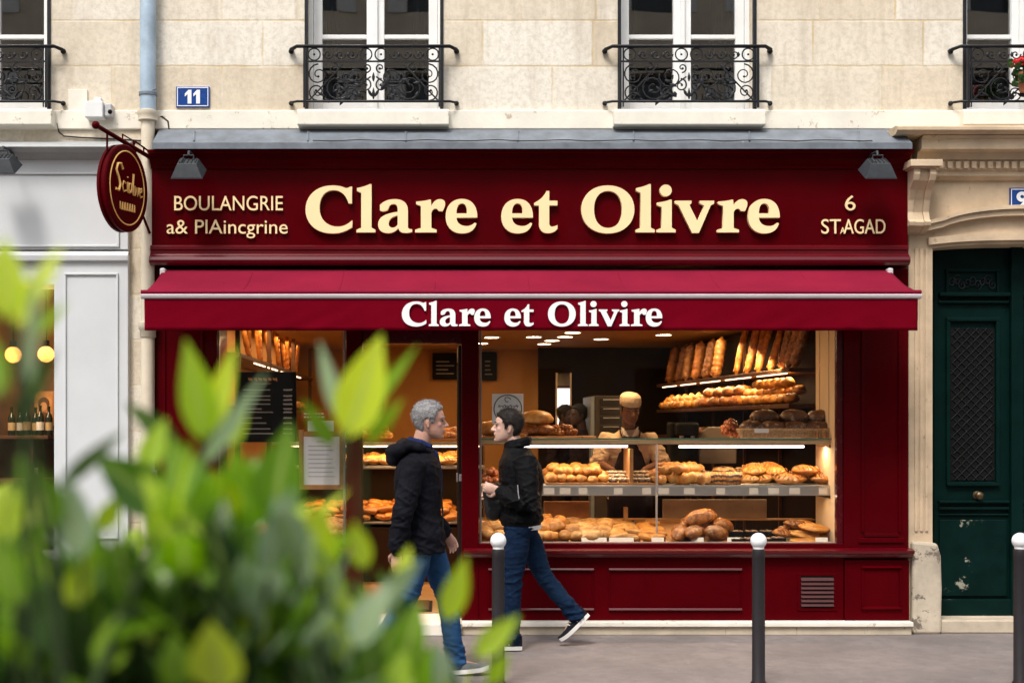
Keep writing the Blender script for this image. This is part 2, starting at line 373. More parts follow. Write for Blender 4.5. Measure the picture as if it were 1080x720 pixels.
# ---------------------------------------------------------------- text helpers
GLYPH = {
 'C': ['M176 174 L167 172 C160 168 157 167 150 169 C136 175 120 178 103 178 C40 178 0 138 0 86 C0 34 40 -4 102 -4 C135 -4 158 6 177 20 L177 46 C160 30 142 22 122 22 C84 22 53 48 53 92 C53 136 75 160 106 160 C138 160 155 138 163 110 L176 110 Z'],
 'l': ['M0 0 L72 0 L72 10 L57 18 L57 183 L50 183 C36 176 20 171 2 168 L2 157 L18 150 L18 18 L0 10 Z'],
 'a': ['M129 2 L129 12 C118 12 113 14 113 24 L113 82 C113 112 95 126 62 126 C40 126 20 118 7 104 L7 84 C14 78 30 80 38 88 C42 102 48 108 58 108 C70 108 74 100 74 86 L74 78 C30 72 0 60 0 30 C0 8 16 -3 38 -3 C56 -3 68 5 77 16 C80 4 88 -2 104 -2 C114 -2 122 -1 129 2 Z',
       'M74 64 C54 60 40 50 40 34 C40 24 46 18 55 18 C64 18 70 22 74 30 Z'],
 'r': ['M0 0 L82 0 L82 10 L62 17 L62 76 C66 86 72 90 78 90 C84 90 86 86 90 81 L105 81 C110 92 114 100 114 110 C114 120 106 126 94 126 C80 126 68 116 62 100 L60 124 L54 124 C40 120 22 118 4 117 L4 107 L22 100 L22 17 L0 10 Z'],
 'e': ['M120 56 C121 100 100 127 62 127 C24 127 0 100 0 61 C0 22 24 -4 62 -4 C90 -4 110 8 117 34 L110 37 C101 28 91 24 80 24 C57 24 42 36 41 56 Z',
       'M41 72 L80 72 C82 96 76 110 62 110 C48 110 41 96 41 72 Z'],
 't': ['M0 108 L0 102 L18 102 L18 34 C18 10 30 -3 52 -3 C68 -3 80 4 88 14 L88 28 C80 24 74 22 68 22 C60 22 57 26 57 36 L57 102 L88 102 L88 120 L57 120 L57 157 L46 157 C38 138 22 122 0 112 Z'],
 'O': ['M100 178 C160 178 201 140 201 87 C201 34 160 -4 100 -4 C40 -4 0 34 0 87 C0 140 40 178 100 178 Z',
       'M101 157 C68 157 48 130 48 87 C48 44 68 17 101 17 C134 17 154 44 154 87 C154 130 134 157 101 157 Z'],
 'i': ['M0 0 L72 0 L72 10 L57 18 L57 124 L50 124 C36 118 20 115 2 113 L2 103 L19 96 L19 18 L0 10 Z',
       'M34 181 C48 181 57 171 57 159 C57 147 48 137 34 137 C21 137 12 147 12 159 C12 171 21 181 34 181 Z'],
 'v': ['M0 120 L0 110 L13 103 L64 -2 L90 -2 L135 102 L148 110 L148 120 L94 120 L94 110 L110 102 L85 42 L54 104 L62 110 L62 120 Z'],
}
def path_pts(d):
    tok = d.replace('M', ' M ').replace('L', ' L ').replace('C', ' C ').replace('Z', ' Z ').split(); i = 0; pts = []; cmd = None
    while i < len(tok):
        if tok[i] in 'MLCZ': cmd = tok[i]; i += 1; continue
        if cmd in 'ML': pts.append((float(tok[i]), float(tok[i+1]))); i += 2
        else:
            p0 = pts[-1]; q = [float(x) for x in tok[i:i+6]]; i += 6
            for k in range(1, 11):
                t = k/10; a = 1-t
                pts.append(tuple(a**3*p0[j] + 3*a*a*t*q[j] + 3*a*t*t*q[2+j] + t**3*q[4+j] for j in (0,1)))
    return pts
def curve_mesh(name, loops, extrude, bevel=0):
    cu = bpy.data.curves.new(name, 'CURVE'); cu.dimensions = '2D'; cu.fill_mode = 'BOTH'; cu.extrude = extrude; cu.bevel_depth = bevel; cu.bevel_resolution = 1
    for lp in loops:
        sp = cu.splines.new('POLY'); sp.points.add(len(lp)-1); sp.use_cyclic_u = True
        for k, (x, y) in enumerate(lp): sp.points[k].co = (x, y, 0, 1)
    o = bpy.data.objects.new('tmp', cu); COL.objects.link(o); me = evaluated(o); bpy.data.objects.remove(o); me.name = name
    return me
def serif(name, items, unit, base_py, y, depth, m, parent):
    """items: (glyph, px start); unit photo px per glyph unit; on a vertical plane at depth y"""
    s = (y - CAMY)/F; loops = []
    for g, px in items:
        for d in GLYPH[g]: loops.append([((px + u*unit - CX)*s, EYE + (HY - base_py + v*unit)*s) for u, v in path_pts(d)])
    me = curve_mesh(name, loops, depth, 0)
    o = put(name, me, m, parent); o.location = (0, y, 0); o.rotation_euler = (R(90), 0, 0); return o
def sans(name, txt, px0, px1, base_py, cap_px, y, depth, m, parent, bold=.0, shear=0, center=False):
    cu = bpy.data.curves.new(name, 'FONT'); cu.body = txt; cu.size = 1; cu.extrude = 0; cu.offset = bold; cu.shear = shear; cu.resolution_u = 6
    o = bpy.data.objects.new('tmp', cu); COL.objects.link(o); me = evaluated(o); bpy.data.objects.remove(o); me.name = name
    xs = [v.co.x for v in me.vertices]; mn, mx = min(xs), max(xs)
    s = (y - CAMY)/F; sx = (px1-px0)*s/(mx-mn); sy = cap_px*s/.727
    for v in me.vertices:
        v.co = ((px0-CX)*s + (v.co.x-mn)*sx, EYE + (HY-base_py)*s + v.co.y*sy, 0)
    if depth:
        bmv = [tuple(v.co) for v in me.vertices]; bmf = [tuple(p.vertices) for p in me.polygons]; n = len(bmv)
        from collections import Counter
        cnt = Counter()
        for f in bmf:
            for a, b in zip(f, f[1:]+f[:1]): cnt[(a,b)] += 1
        side = [(b, a, a+n, b+n) for (a,b) in cnt if (b,a) not in cnt]
        vv = [(x,yy,depth) for x,yy,_ in bmv] + [(x,yy,0) for x,yy,_ in bmv]
        me2 = bpy.data.meshes.new(name); me2.from_pydata(vv, [], bmf + side); me2.update(); me = me2
    o = put(name, me, m, parent); o.location = (0, y, 0); o.rotation_euler = (R(90), 0, 0); return o

# ---------------------------------------------------------------- stone building
bld = thing('stone_building', 'pale limestone building with iron guarded upper windows above the bakery', 'building')
OPEN = [X(-91), X(323), X(653), X(1017)]; OW = 143/135
ZS, ZT = Z(117), Z(117)+2.15
wall = MB()
xs = [-9.0]
for a in OPEN: xs += [a, a+OW]
xs += [9.0]
T0, T1 = 0.0, .45
ZB = Z(137)
for i in range(0, len(xs), 2): wall.box(xs[i], xs[i+1], T0, T1, ZS, ZT)
wall.box(-9, 9, T0, T1, ZT, ZT+1.2); wall.box(-9, 9, T0, T1, ZT+1.2, 10.5)
# piers of the ground floor (front faces), beside the shops and round the carriage door
wall.box(-6.4, X(135), T0, T1, Z(168), ZB); wall.box(X(135), X(160), T0, T1, 0, ZB); wall.box(-9, -6.4, T0, T1, 0, ZB)
wall.box(-9, 9, 8.2, 8.5, 0, 10.5); wall.box(-9.3, -9, 0, 8.5, 0, 10.5); wall.box(9, 9.3, 0, 8.5, 0, 10.5)
wall.box(-9, 9, .45, 8.2, 10.2, 10.5); wall.box(-9, 9, .45, 8.2, 3.35, 3.55)
put('wall', wall, M['stone'], bld)
band = MB().box(-9, 9, -.025, .45, ZB, ZS)
put('string_course', band, M['stone_pale'], bld, bevel=.008)

# one window: centre at local x=0, z=0 at the sill top
def make_guard(par):
    g = MB(); y = -.085; k = 1/135
    W2 = 72*k
    top, mid, low = Z(49,-.085)-ZS, Z(65,-.085)-ZS, Z(107,-.085)-ZS
    g.tube([(-87*k, .02, top-.012), (-86*k, -.05, top-.012), (-80*k, y, top), (80*k, y, top), (86*k, -.05, top-.012), (87*k, .02, top-.012)], [.013]*6, 8, aspect=1.5)
    for sx in (-1, 1): g.ball((sx*87*k, -.02, top-.02), .022, 10, 6); g.ball((sx*87*k, -.02, low), .02, 10, 6)
    g.tube([(-87*k, .02, low), (-86*k, -.05, low), (-80*k, y, low), (80*k, y, low), (86*k, -.05, low), (87*k, .02, low)], .010, 8)
    g.box(-W2, W2, y-.006, y+.006, mid-.006, mid+.006)
    for sx in (-1, 1):
        g.box(sx*W2-.010, sx*W2+.010, y-.010, y+.010, .006, top)
        g.tube([(sx*W2*.955, y, .01), (sx*W2*.955, y, top)], .006, 6)
    r = .0062
    def spiral(cx, cz, r0, a0, turns, hand, n=22, leaf=True):
        pts = []
        for i in range(n+1):
            t = i/n; rr = r0*(1-.82*t); a = a0 + hand*t*turns*2*math.pi
            pts.append((cx + rr*math.cos(a), y, cz + rr*math.sin(a)))
        g.tube(pts, [r*(1-.35*i/n) for i in range(n+1)], 6)
        if leaf: g.ball(pts[-1], .010, 8, 5)
        return pts[0]
    def bar(*p): g.tube([(a, y, b) for a, b in p], r, 6)
    def leaf(cx, cz, a, L=.05, wd=.014):
        d = Vector((math.cos(a), 0, math.sin(a))); q = Vector((-math.sin(a), 0, math.cos(a)))
        pts = [Vector((cx, y, cz)) + d*L*t for t in (0,.25,.5,.75,1)]
        g.tube(pts, [.004, wd*.8, wd, wd*.6, .002], 6, aspect=.45, up=tuple(q))
    def circle(cx, cz, rad):
        g.tube([(cx+rad*math.cos(2*math.pi*i/16), y, cz+rad*math.sin(2*math.pi*i/16)) for i in range(16)], r*.9, 6, closed=True)
        g.ball((cx, y, cz), .009, 8, 5)
    cz = (top+mid)/2-.004; cr = (top-mid)/2-.012
    for sx in (-1, 1):
        for f in (.86, .11): circle(sx*W2*f, cz, cr)
        for f in (.66, .48, .31):
            spiral(sx*W2*f, cz, cr*.85, R(180 if sx > 0 else 0), 1.1, sx); leaf(sx*W2*f+.03*sx, cz-.02, R(90), .04)
        h = mid-low
        # big S scrolls, side scrolls, centre palmette
        spiral(sx*W2*.80, low+h*.67, h*.27, R(90), 1.5, -sx); spiral(sx*W2*.82, low+h*.24, h*.22, R(270), 1.4, sx)
        spiral(sx*W2*.52, low+h*.36, h*.34, R(200 if sx > 0 else -20), 1.7, sx); spiral(sx*W2*.27, low+h*.62, h*.30, R(20 if sx > 0 else 160), 1.6, -sx)
        spiral(sx*W2*.12, low+h*.40, h*.17, R(90), 1.2, sx); spiral(sx*W2*.10, low+h*.84, h*.12, R(270), 1.1, -sx)
        spiral(sx*W2*.33, low+h*.20, h*.19, R(270), 1.3, -sx); spiral(sx*W2*.58, low+h*.82, h*.15, R(90), 1.2, sx)
        bar((sx*W2*.95, low), (sx*W2*.70, low+h*.45), (sx*W2*.45, low+h*.92)); bar((sx*W2*.45, low), (sx*W2*.25, low+h*.35), (sx*W2*.04, low+h*.62))
        for i in range(12):
            leaf(sx*W2*random.uniform(.15,.72), low+h*random.uniform(.06,.66), random.uniform(0, 6.28), random.uniform(.04,.075), random.uniform(.011,.018))
        leaf(sx*.012, low+h*.12, R(90-sx*28), .07, .012)
    leaf(0, low+h*.05, R(90), .09, .013); leaf(0, low+h*.5, R(90), .07, .012)
    return put('window_guard', g, M['iron'], par, smooth=True)
def make_window(par):
    win = empty('window'); win.parent = par; k = 1/135
    fr = MB(); y0, y1 = .20, .26; H = ZT-ZS; hw = OW/2
    fr.box(-hw, -hw+.035, .17, .30, 0, H); fr.box(hw-.035, hw, .17, .30, 0, H)
    fr.box(-hw+.035, hw-.035, .17, .30, 0, .02); fr.box(-hw+.035, hw-.035, .17, .30, H-.05, H)
    fr.box(-.018, .018, y0-.025, y0, .022, H-.052)
    for sx in (-1, 1):
        a, b = (-hw+.037, -.002) if sx < 0 else (.002, hw-.037)
        z0, z1 = .022, H-.052
        fr.box(a, a+.068, y0, y1, z0, z1); fr.box(b-.068, b, y0, y1, z0, z1)
        fr.box(a+.068, b-.068, y0, y1, z0, Z(107.5,.2)-ZS); fr.box(a+.068, b-.068, y0, y1, z1-.07, z1)
        fr.box(a+.068, b-.068, y0+.006, y1, Z(41,.2)-ZS, Z(36.5,.2)-ZS); fr.box(a+.068, b-.068, y0+.006, y1, 1.35, 1.385)
    put('frame', fr, M['white_paint'], win, bevel=.004)
    pn = MB().quad((-hw+.1, .235, .09), (hw-.1, .235, .09), (hw-.1, .235, H-.11), (-hw+.1, .235, H-.11))
    put('pane', pn, M['pane_up'], win)
    # dark reveal lining, curtain inside
    s = MB().prism_x([(-.13, -.135), (-.12, -.14), (.2, -.14), (.2, -.001), (-.115, -.014), (-.13, -.03)], -79*k, 79*k)
    put('sill', s, M['stone_pale'], win, bevel=.006)
    for x0_, x1_ in ((-hw+.02, -hw+.22), (hw-.24, hw-.02)):
        cu_ = MB(); n_ = 14
        for i in range(n_):
            u0, u1 = x0_+(x1_-x0_)*i/n_, x0_+(x1_-x0_)*(i+1)/n_; yy = lambda j: .55 + .03*math.sin(j*1.9)
            cu_.quad((u0, yy(i), .02), (u1, yy(i+1), .02), (u1, yy(i+1), H), (u0, yy(i), H))
        put('curtain', cu_, M['curtain_cloth'], win, smooth=True)
    put('shutter_rail', MB().box(-hw-.012, -hw+.014, -.012, .02, 0, H).box(hw-.014, hw+.012, -.012, .02, 0, H), M['iron'], win)
    make_guard(win)
    return win
M['curtain_cloth'] = simple('dark_grey_curtain', (.055,.05,.045), .9)
win0 = make_window(bld)
win0.location = (OPEN[1]+OW/2, 0, ZS)
for i in (0, 2, 3): dup(win0, (OPEN[i]+OW/2, 0, ZS), parent=bld)
M['curtain'] = simple('dim_room_wall', (.10,.075,.05), .8, var=.3, vscale=1.5)
put('room_back', MB().box(-8.9, 8.9, 3.0, 3.1, 3.56, 10.1), M['curtain'], bld)
# right hand carriage doorway
XJ = X(984)
dw = MB()
dw.box(X(958)+.002, XJ-.004, .0, .45, 0, ZB)                      # pilaster strip
dw.box(X(1170), 9, 0, .45, 0, ZB)                                    # beyond the door
DX1 = X(1170)
cxm = (XJ+DX1)/2; hwid = (DX1-XJ)/2
def arch(x, rise=.05, base=Z(262)):
    u = max(-1, min(1, (x-cxm)/hwid)); return base + rise*math.sqrt(max(0, 1-.93*u*u)) - rise*math.sqrt(.07)
n = 24; xa = [XJ-.004 + (DX1-XJ+.004)*i/n for i in range(n+1)]
for i in range(n):
    a, b = xa[i], xa[i+1]
    dw.prism_y([(a, arch(a)), (b, arch(b)), (b, ZB), (a, ZB)], 0, .45)
put('door_surround', dw, M['stone_warm'], bld)
hood = MB()
for off, h, d, rs in ((0.025, .055, -.03, .05), (.125, .045, -.06, .17), (.172, .03, -.085, .17)):
    for i in range(n):
        a, b = xa[i], xa[i+1]
        if i == 0: a = X(972 if d < -.05 else 978)
        hood.prism_y([(a, arch(a, rs)+off), (b, arch(b, rs)+off), (b, arch(b, rs)+off+h), (a, arch(a, rs)+off+h)], d, .002)
put('arch_moulding', hood, M['stone_warm'], bld)
cor = MB()
x0 = X(962)
cor.prism_x([(0,Z(140)),(-.25,Z(140.5)),(-.29,Z(142.5)),(-.29,Z(146)),(-.25,Z(149.3)),(0,Z(149.6))], X(946,-.28), 9)
cor.prism_x([(0,Z(150)),(-.24,Z(150)),(-.20,Z(153)),(-.2,Z(163)),(-.12,Z(164)),(-.10,Z(171)),(-.075,Z(172)),(-.075,Z(181)),(-.06,Z(182)),(-.06,Z(187)),(-.03,Z(190)),(0,Z(191))], x0, 9)
put('cornice', cor, M['stone_warm'], bld, bevel=.003)
dt = MB(); xx = X(986)
while xx < 8.9: dt.box(xx, xx+.035, -.105, -.074, Z(180), Z(173)); xx += .062
put('dentil_course', dt, M['stone_warm'], bld)
con = MB()
def console(cx_, wdt):
    prof = [(0,Z(184)),(-.25,Z(184)),(-.26,Z(190)),(-.24,Z(196)),(-.17,Z(204)),(-.13,Z(214)),(-.11,Z(226)),(-.13,Z(234)),(-.16,Z(237)),(-.15,Z(241)),(-.10,Z(243)),(-.06,Z(246)),(0,Z(248))]
    con.prism_x(prof, cx_-wdt/2, cx_-wdt/2+wdt*.28); con.prism_x([(p*.9, q) for p, q in prof], cx_-wdt*.22, cx_+wdt*.22); con.prism_x(prof, cx_+wdt/2-wdt*.28, cx_+wdt/2)
    con.box(cx_-wdt*.72, cx_+wdt*.72, -.29, 0, Z(183), Z(176)); con.box(cx_-wdt*.62, cx_+wdt*.62, -.27, -.001, Z(184.2), Z(183.1))
console(X(973, -.2), .17)
put('console_bracket', con, M['stone_warm'], bld, bevel=.006)
fl = MB()
for q in (X(966), X(971.5), X(977)): fl.box(q-.012, q+.012, -.012, .001, Z(560), Z(262))
put('fluting', fl, M['stone_warm'], bld, bevel=.004)
bs = MB().prism_y([(X(960), 0), (X(990), 0), (X(991), .35), (X(990), Z(585)), (X(986), Z(572)), (X(960), Z(570))], -.06, .30)
put('base_block', bs, M['stone_dirty'], bld, bevel=.02)
put('doorstep', MB().box(XJ+.05, DX1, -.03, .45, 0, Z(653)), M['plinth'], bld, bevel=.012)

# double door: leaves at y = .30
dr = empty('door'); dr.parent = bld
DY = .24
def DXp(p): return X(p, DY)
def DZp(p): return Z(p, DY)
for li, (l, r_) in enumerate(((985, 1069), (1071.5, 1155))):
    lf = MB()
    z0, z1 = DZp(652), DZp(232)
    lf.box(DXp(l), DXp(r_), DY, DY+.06, z0, z1)
    fl_, fr_ = l+12, r_-16
    a, b = DXp(fl_), DXp(fr_)
    def mould(za, zb, xa_, xb_, t=.022, d=.028):
        za, zb = DZp(za), DZp(zb)
        lf.box(xa_, xb_, DY-d, DY-.002, za-t, za); lf.box(xa_, xb_, DY-d, DY-.002, zb, zb+t)
        lf.box(xa_, xa_+t, DY-d+.004, DY-.002, zb+t, za-t); lf.box(xb_-t, xb_, DY-d+.004, DY-.002, zb+t, za-t)
    mould(284, 312, a, b); mould(335, 512, a, b, .03, .035)
    for zz, hh, dd in ((313, .03, .055), (320, .02, .03), (530, .02, .04), (537, .02, .03), (543, .012, .02)): lf.box(DXp(l+4), DXp(r_-6), DY-dd, DY-.001, DZp(zz), DZp(zz)+hh)
    put('leaf', lf, M['green'], dr, bevel=.005)
    lo = MB(); lo.box(DXp(l+5), DXp(r_-8), DY-.018, DY-.001, DZp(628), DZp(548)); lo.box(DXp(l+2), DXp(r_-2), DY-.04, DY-.001, DZp(651), DZp(631))
    put('kick_panel', lo, M['green_low'], dr, bevel=.005)
    gr = MB(); a2, b2, za, zb = a+.035, b-.035, DZp(346), DZp(506)
    gr.box(a2, b2, DY-.006, DY-.002, zb, za)
    put('panel_backing', gr, M['black'], dr)
    gl = MB(); st = .052; w_, h_ = b2-a2, za-zb
    def diag(sgn):
        c = -h_
        while c < w_ + h_:
            # line x = a2 + c + sgn*t
            pts = []
            for i in range(0, 41):
                zz = zb + h_*i/40; x_ = a2 + c + (h_*i/40 if sgn > 0 else h_ - h_*i/40) - (0 if sgn > 0 else 0)
                if a2 <= x_ <= b2: pts.append((x_, DY-.012, zz))
            if len(pts) > 1: gl.tube([pts[0], pts[-1]], .0035, 5)
            c += st*1.4142
    diag(1); diag(-1)
    put('lattice_grille', gl, M['iron'], dr)
    og = MB(); 
    for i in range(9):
        cx_ = a + .05 + (b-a-.1)*i/8; cz_ = (DZp(288)+DZp(308))/2 + .02*math.sin(i*2.1)
        og.tube([(cx_+.035*(1-t/14)*math.cos(t*.7+i), DY-.012, cz_+.045*(1-t/14)*math.sin(t*.7+i)) for t in range(13)], .004, 5)
    put('scroll_panel', og, M['iron'], dr, smooth=True)
    kn = MB(); kx, kz = DXp(1030 if li == 0 else 1110), DZp(522)
    kn.xform(Matrix()); kn.lathe([(.034,0),(.034,.008),(.016,.014),(.014,.035),(.030,.046),(.034,.06),(.026,.072),(.002,.078)], (0,0,0), 16)
    kn.xform(Matrix.Translation((kx, DY-.001, kz)) @ Matrix.Rotation(R(90), 4, 'X'))
    put('knob', kn, M['brass'], dr, smooth=True)
put('meeting_post', MB().box(DXp(1064), DXp(1076.5), DY-.05, DY-.002, DZp(652), DZp(236)), M['green'], dr, bevel=.006)

# plaques, box, plate, cable, pipe on the wall
def plaque(px0, px1, py0, py1, txt, tx0, tx1, base, cap, y, label):
    t = thing('number_plaque', label, 'house number', (0,0,0))
    put('plate', MB().box(X(px0,y), X(px1,y), y, y+.012, Z(py1,y), Z(py0,y)), M['enamel'], t, bevel=.003)
    b = MB(); s = 1.2/135; x0, x1, z0, z1 = X(px0+1.3,y), X(px1-1.3,y), Z(py1-1.3,y), Z(py0+1.3,y); e = .006
    b.box(x0, x1, y-.0025, y-.0005, z0, z0+e); b.box(x0, x1, y-.0025, y-.0005, z1-e, z1); b.box(x0, x0+e, y-.0025, y-.0005, z0+e, z1-e); b.box(x1-e, x1, y-.0025, y-.0005, z0+e, z1-e)
    put('border', b, M['enamel_white'], t)
    if txt == '11':
        nm = MB()
        for q in (tx0, tx0+9):
            q0, q1 = X(q, y), X(q+7, y); zb, zt_ = Z(base, y), Z(base-cap, y); w_ = q1-q0
            nm.prism_y([(q0+w_*.42, zb), (q1, zb), (q1, zt_), (q0+w_*.55, zt_), (q0, zt_-.030), (q0, zt_-.052), (q0+w_*.42, zt_-.034)], y-.004, y-.0008)
        put('numeral', nm, M['enamel_white'], t)
    else: sans('numeral', txt, tx0, tx1, base, cap, y-.004, .003, M['enamel_white'], t, bold=.03)
plaque(185.5, 221, 91, 113.5, '11', 195, 212.5, 109.5, 14.5, -.016, 'blue enamel house number 11 on the stone wall')
plaque(1065, 1092, 198, 223, '9', 1072, 1084, 219, 17, -.016, 'blue enamel house number 9 above the green door')
t = thing('cover_plate', 'beige cover plate fixed on the stone wall left of the drainpipe', 'cover plate')
put('plate', MB().box(X(72.5), X(92.5), -.018, -.001, Z(136.5), Z(95)), M['stone_pale'], t, bevel=.003)
put('screw', MB().ball((X(82), -.019, Z(120)), .006, 8, 5), M['brass'], t)
t = thing('junction_box', 'white plastic box with a small sensor above the oval sign', 'sensor box')
b = MB().box(X(94), X(113), -.13, -.001, Z(128), Z(111)); put('housing', b, M['plastic'], t, bevel=.008)
put('cap', MB().box(X(103), X(110), -.10, -.02, Z(110.9), Z(106)), M['plastic'], t, bevel=.006)
put('side_unit', MB().box(X(113.3), X(121), -.10, -.001, Z(126), Z(112.5)), simple('grey_plastic', (.5,.5,.5), .4), t, bevel=.008)
put('lens', MB().ball((X(116,-.1), -.10, Z(118,-.1)), .018, 10, 6), M['black'], t, smooth=True)
cb = MB().tube([(X(62), -.012, Z(117)), (X(61), -.02, Z(131)), (X(63), -.02, Z(140)), (X(68), -.012, Z(144)), (X(85), -.012, Z(145.5)), (X(108), -.012, Z(146.5)), (X(135), -.012, Z(148)), (X(150), -.012, Z(149))], .006, 6)
tag(put('cable', cb, M['cable'], smooth=True), 'thin black cable running along the wall under the beige plate', 'cable')
cb = MB().tube([(X(166), -.012, Z(124)), (X(172), -.02, Z(124)), (X(178), -.02, Z(129)), (X(179), -.02, Z(137)), (X(174), -.02, Z(144)), (X(167), -.02, Z(150))], .009, 8)
tag(put('cable', cb, M['cable'], smooth=True), 'thick black cable looping out beside the drainpipe collar', 'cable')
t = thing('drainpipe', 'drainpipe with blue grey upper half and cream lower half', 'drainpipe', (X(156,-.08), -.08, 0))
def ppe(r, a, b): return MB().tube([(0,0,a),(0,0,b)], r, 20)
put('upper_pipe', ppe(.062, Z(121), 10.3), M['zinc_pipe'], t, smooth=True)
put('pipe_clip', MB().tube([(0,0,Z(104)),(0,0,Z(101))], .069, 20).tube([(-.06,-.03,Z(101)),(.0,-.068,Z(103.5)),(.07,-.02,Z(97))], .006, 6), M['zinc'], t)
put('collar', MB().lathe([(.058,Z(131)),(.075,Z(130)),(.075,Z(125)),(.08,Z(124)),(.08,Z(120)),(.06,Z(119))], n=20), M['cream_pipe'], t, smooth=True)
put('lower_pipe', MB().tube([(0,0,.02),(0,0,Z(130))], .052, 20), M['cream_pipe'], t, smooth=True)
for zz in (345, 500): put('joint', MB().lathe([(.054,Z(zz+12)),(.062,Z(zz+11)),(.062,Z(zz+4)),(.072,Z(zz+3)),(.072,Z(zz-4)),(.054,Z(zz-5))], n=20), M['cream_pipe'], t, smooth=True)

# geranium on the far right window ledge
t = thing('potted_geranium', 'pot of red geraniums hanging on the rightmost window guard', 'potted plant', (X(1083,-.16), -.17, Z(86)))
put('pot', MB().lathe([(.055,-.12),(.075,.0),(.082,.0),(.082,.02),(.07,.02),(.06,-.02),(.001,-.02)], n=18), simple('terracotta', (.33,.12,.06), .8), t, smooth=True)
lf = MB(); bl = MB()
for i in range(130):
    a = random.uniform(0, 6.28); rr = .12*math.sqrt(random.random()); c = (rr*math.cos(a), rr*math.sin(a), random.uniform(-.06,.12))
    q = MB().ball((0,0,0), (.026,.026,.004), 8, 4); q.xform(Matrix.Translation(c) @ Euler((random.uniform(-1,1), random.uniform(-1,1), a)).to_matrix().to_4x4()); lf.merge(q)
for i in range(9):
    c = Vector((random.uniform(-.1,.1), random.uniform(-.1,.06), random.uniform(.08,.19)))
    for j in range(16):
        d = Vector((random.gauss(0,1), random.gauss(0,1), random.gauss(0,1))).normalized()*.026
        q = MB().ball((0,0,0), (.012,.012,.005), 6, 4); q.xform(Matrix.Translation(c+d) @ d.to_track_quat('Z','Y').to_matrix().to_4x4()); bl.merge(q)
put('foliage', lf, simple('geranium_leaf', (.04,.10,.025), .6, var=.4, vscale=20), t)
put('blossom', bl, simple('red_petal', (.55,.012,.015), .6, var=.2, vscale=30), t)

# building across the street (behind the camera; seen mirrored in the panes)
op = thing('facing_building', 'stone apartment building across the street behind the viewer', 'building', (0,-19,0))
wl = MB(); xs = [-16 + 2.6*i for i in range(13)]
for fl_ in range(4):
    z0 = 3.4*fl_
    wl.box(-17, 17, -.4, 0, z0, z0+.9); wl.box(-17, 17, -.4, 0, z0+2.9, z0+3.4)
    e = [-17]
    for q in xs: e += [q-.5, q+.5]
    e += [17]
    for i in range(0, len(e), 2): wl.box(e[i], e[i+1], -.4, 0, z0+.9, z0+2.9)
put('wall', wl, simple('facing_stone', (.54,.46,.35), .85, var=.2, vscale=1), op)
gmat, smat = simple('dark_reflective_glazing', (.05,.06,.07), .08), simple('pale_grey_shutter', (.55,.55,.53), .6)
fw = None
for fl_ in range(4):
    for q in xs:
        if fw is None:
            fw = empty('window'); fw.parent = op
            put('pane', MB().box(-.5, .5, -.36, -.3, 0, 2), gmat, fw); put('shutter', MB().box(-.95,-.52,.002,.04,0,2), smat, fw); put('shutter', MB().box(.52,.95,.002,.04,0,2), smat, fw); fw.location = (q, 0, 3.4*fl_+.9)
        else: dup(fw, (q, 0, 3.4*fl_+.9), parent=op)
# ---------------------------------------------------------------- bakery shopfront
shop = thing('bakery_shopfront', 'burgundy wooden bakery shopfront with cream lettering and two display windows', 'shopfront')
YF = -.12
fa = MB().box(X(160,YF), X(957.5,YF), YF, .42, Z(262,YF), Z(172,YF))
# crown (cove under the zinc) and lower mouldings, as profiles run along the front
cr = MB().prism_x([(YF+.001,Z(178,-.13)),(-.135,Z(178,-.135)),(-.14,Z(175,-.14)),(-.155,Z(173,-.155)),(-.18,Z(168,-.18)),(-.185,Z(165,-.185)),(-.225,Z(162,-.22)),(-.255,Z(161,-.25)),(-.26,Z(157.6,-.26)),(YF+.001,Z(157.6,-.26))], X(157,-.2), X(961,-.2))
lw = MB().prism_x([(.1,Z(258.5,YF)),(-.128,Z(258.5,-.128)),(-.14,Z(260,-.14)),(-.14,Z(263,-.14)),(-.132,Z(264.5,-.13)),(-.132,Z(268,-.13)),(-.15,Z(269,-.15)),(-.172,Z(271,-.17)),(-.178,Z(274,-.175)),(-.17,Z(277,-.17)),(-.15,Z(279.5,-.15)),(.1,Z(280.5,-.1))], X(158,-.15), X(959,-.15))
f = put('fascia', fa, M['red_gloss'], shop, bevel=.004)
put('crown_moulding', cr, M['red'], shop); put('lower_moulding', lw, M['red_mould'], shop)
zf = MB().prism_x([(-.03,Z(137.5)),(-.27,Z(150,-.27)),(-.285,Z(150.5,-.285)),(-.285,Z(157,-.285)),(-.28,Z(157,-.28)),(-.03,Z(150,-.03))], X(163,-.2), X(958,-.2))
for q in (205, 325, 428, 546, 668, 790, 905): zf.box(X(q,-.1), X(q+2,-.1), -.10, -.099, Z(140,-.1), Z(139,-.1))
zo = put('zinc_flashing', zf, M['zinc'], shop)
sm = MB()
for q in (205, 325, 428, 546, 668, 790, 905):
    sm.tube([(X(q,-.05), -.055, Z(138.6,-.05)+.004), (X(q,-.25), -.265, Z(149.5,-.265)+.004)], .008, 6)
put('seam', sm, M['zinc'], zo)
wr = MB(); pts = []
for i in range(60):
    q = 330 + i*10.0; pts.append((X(q,-.27), -.275 - .004*math.sin(i*1.7), Z(149.2 + .5*math.sin(i*.9), -.27)+.006))
wr.tube(pts, .004, 5)
put('lead_wire', wr, M['cable'], zo)
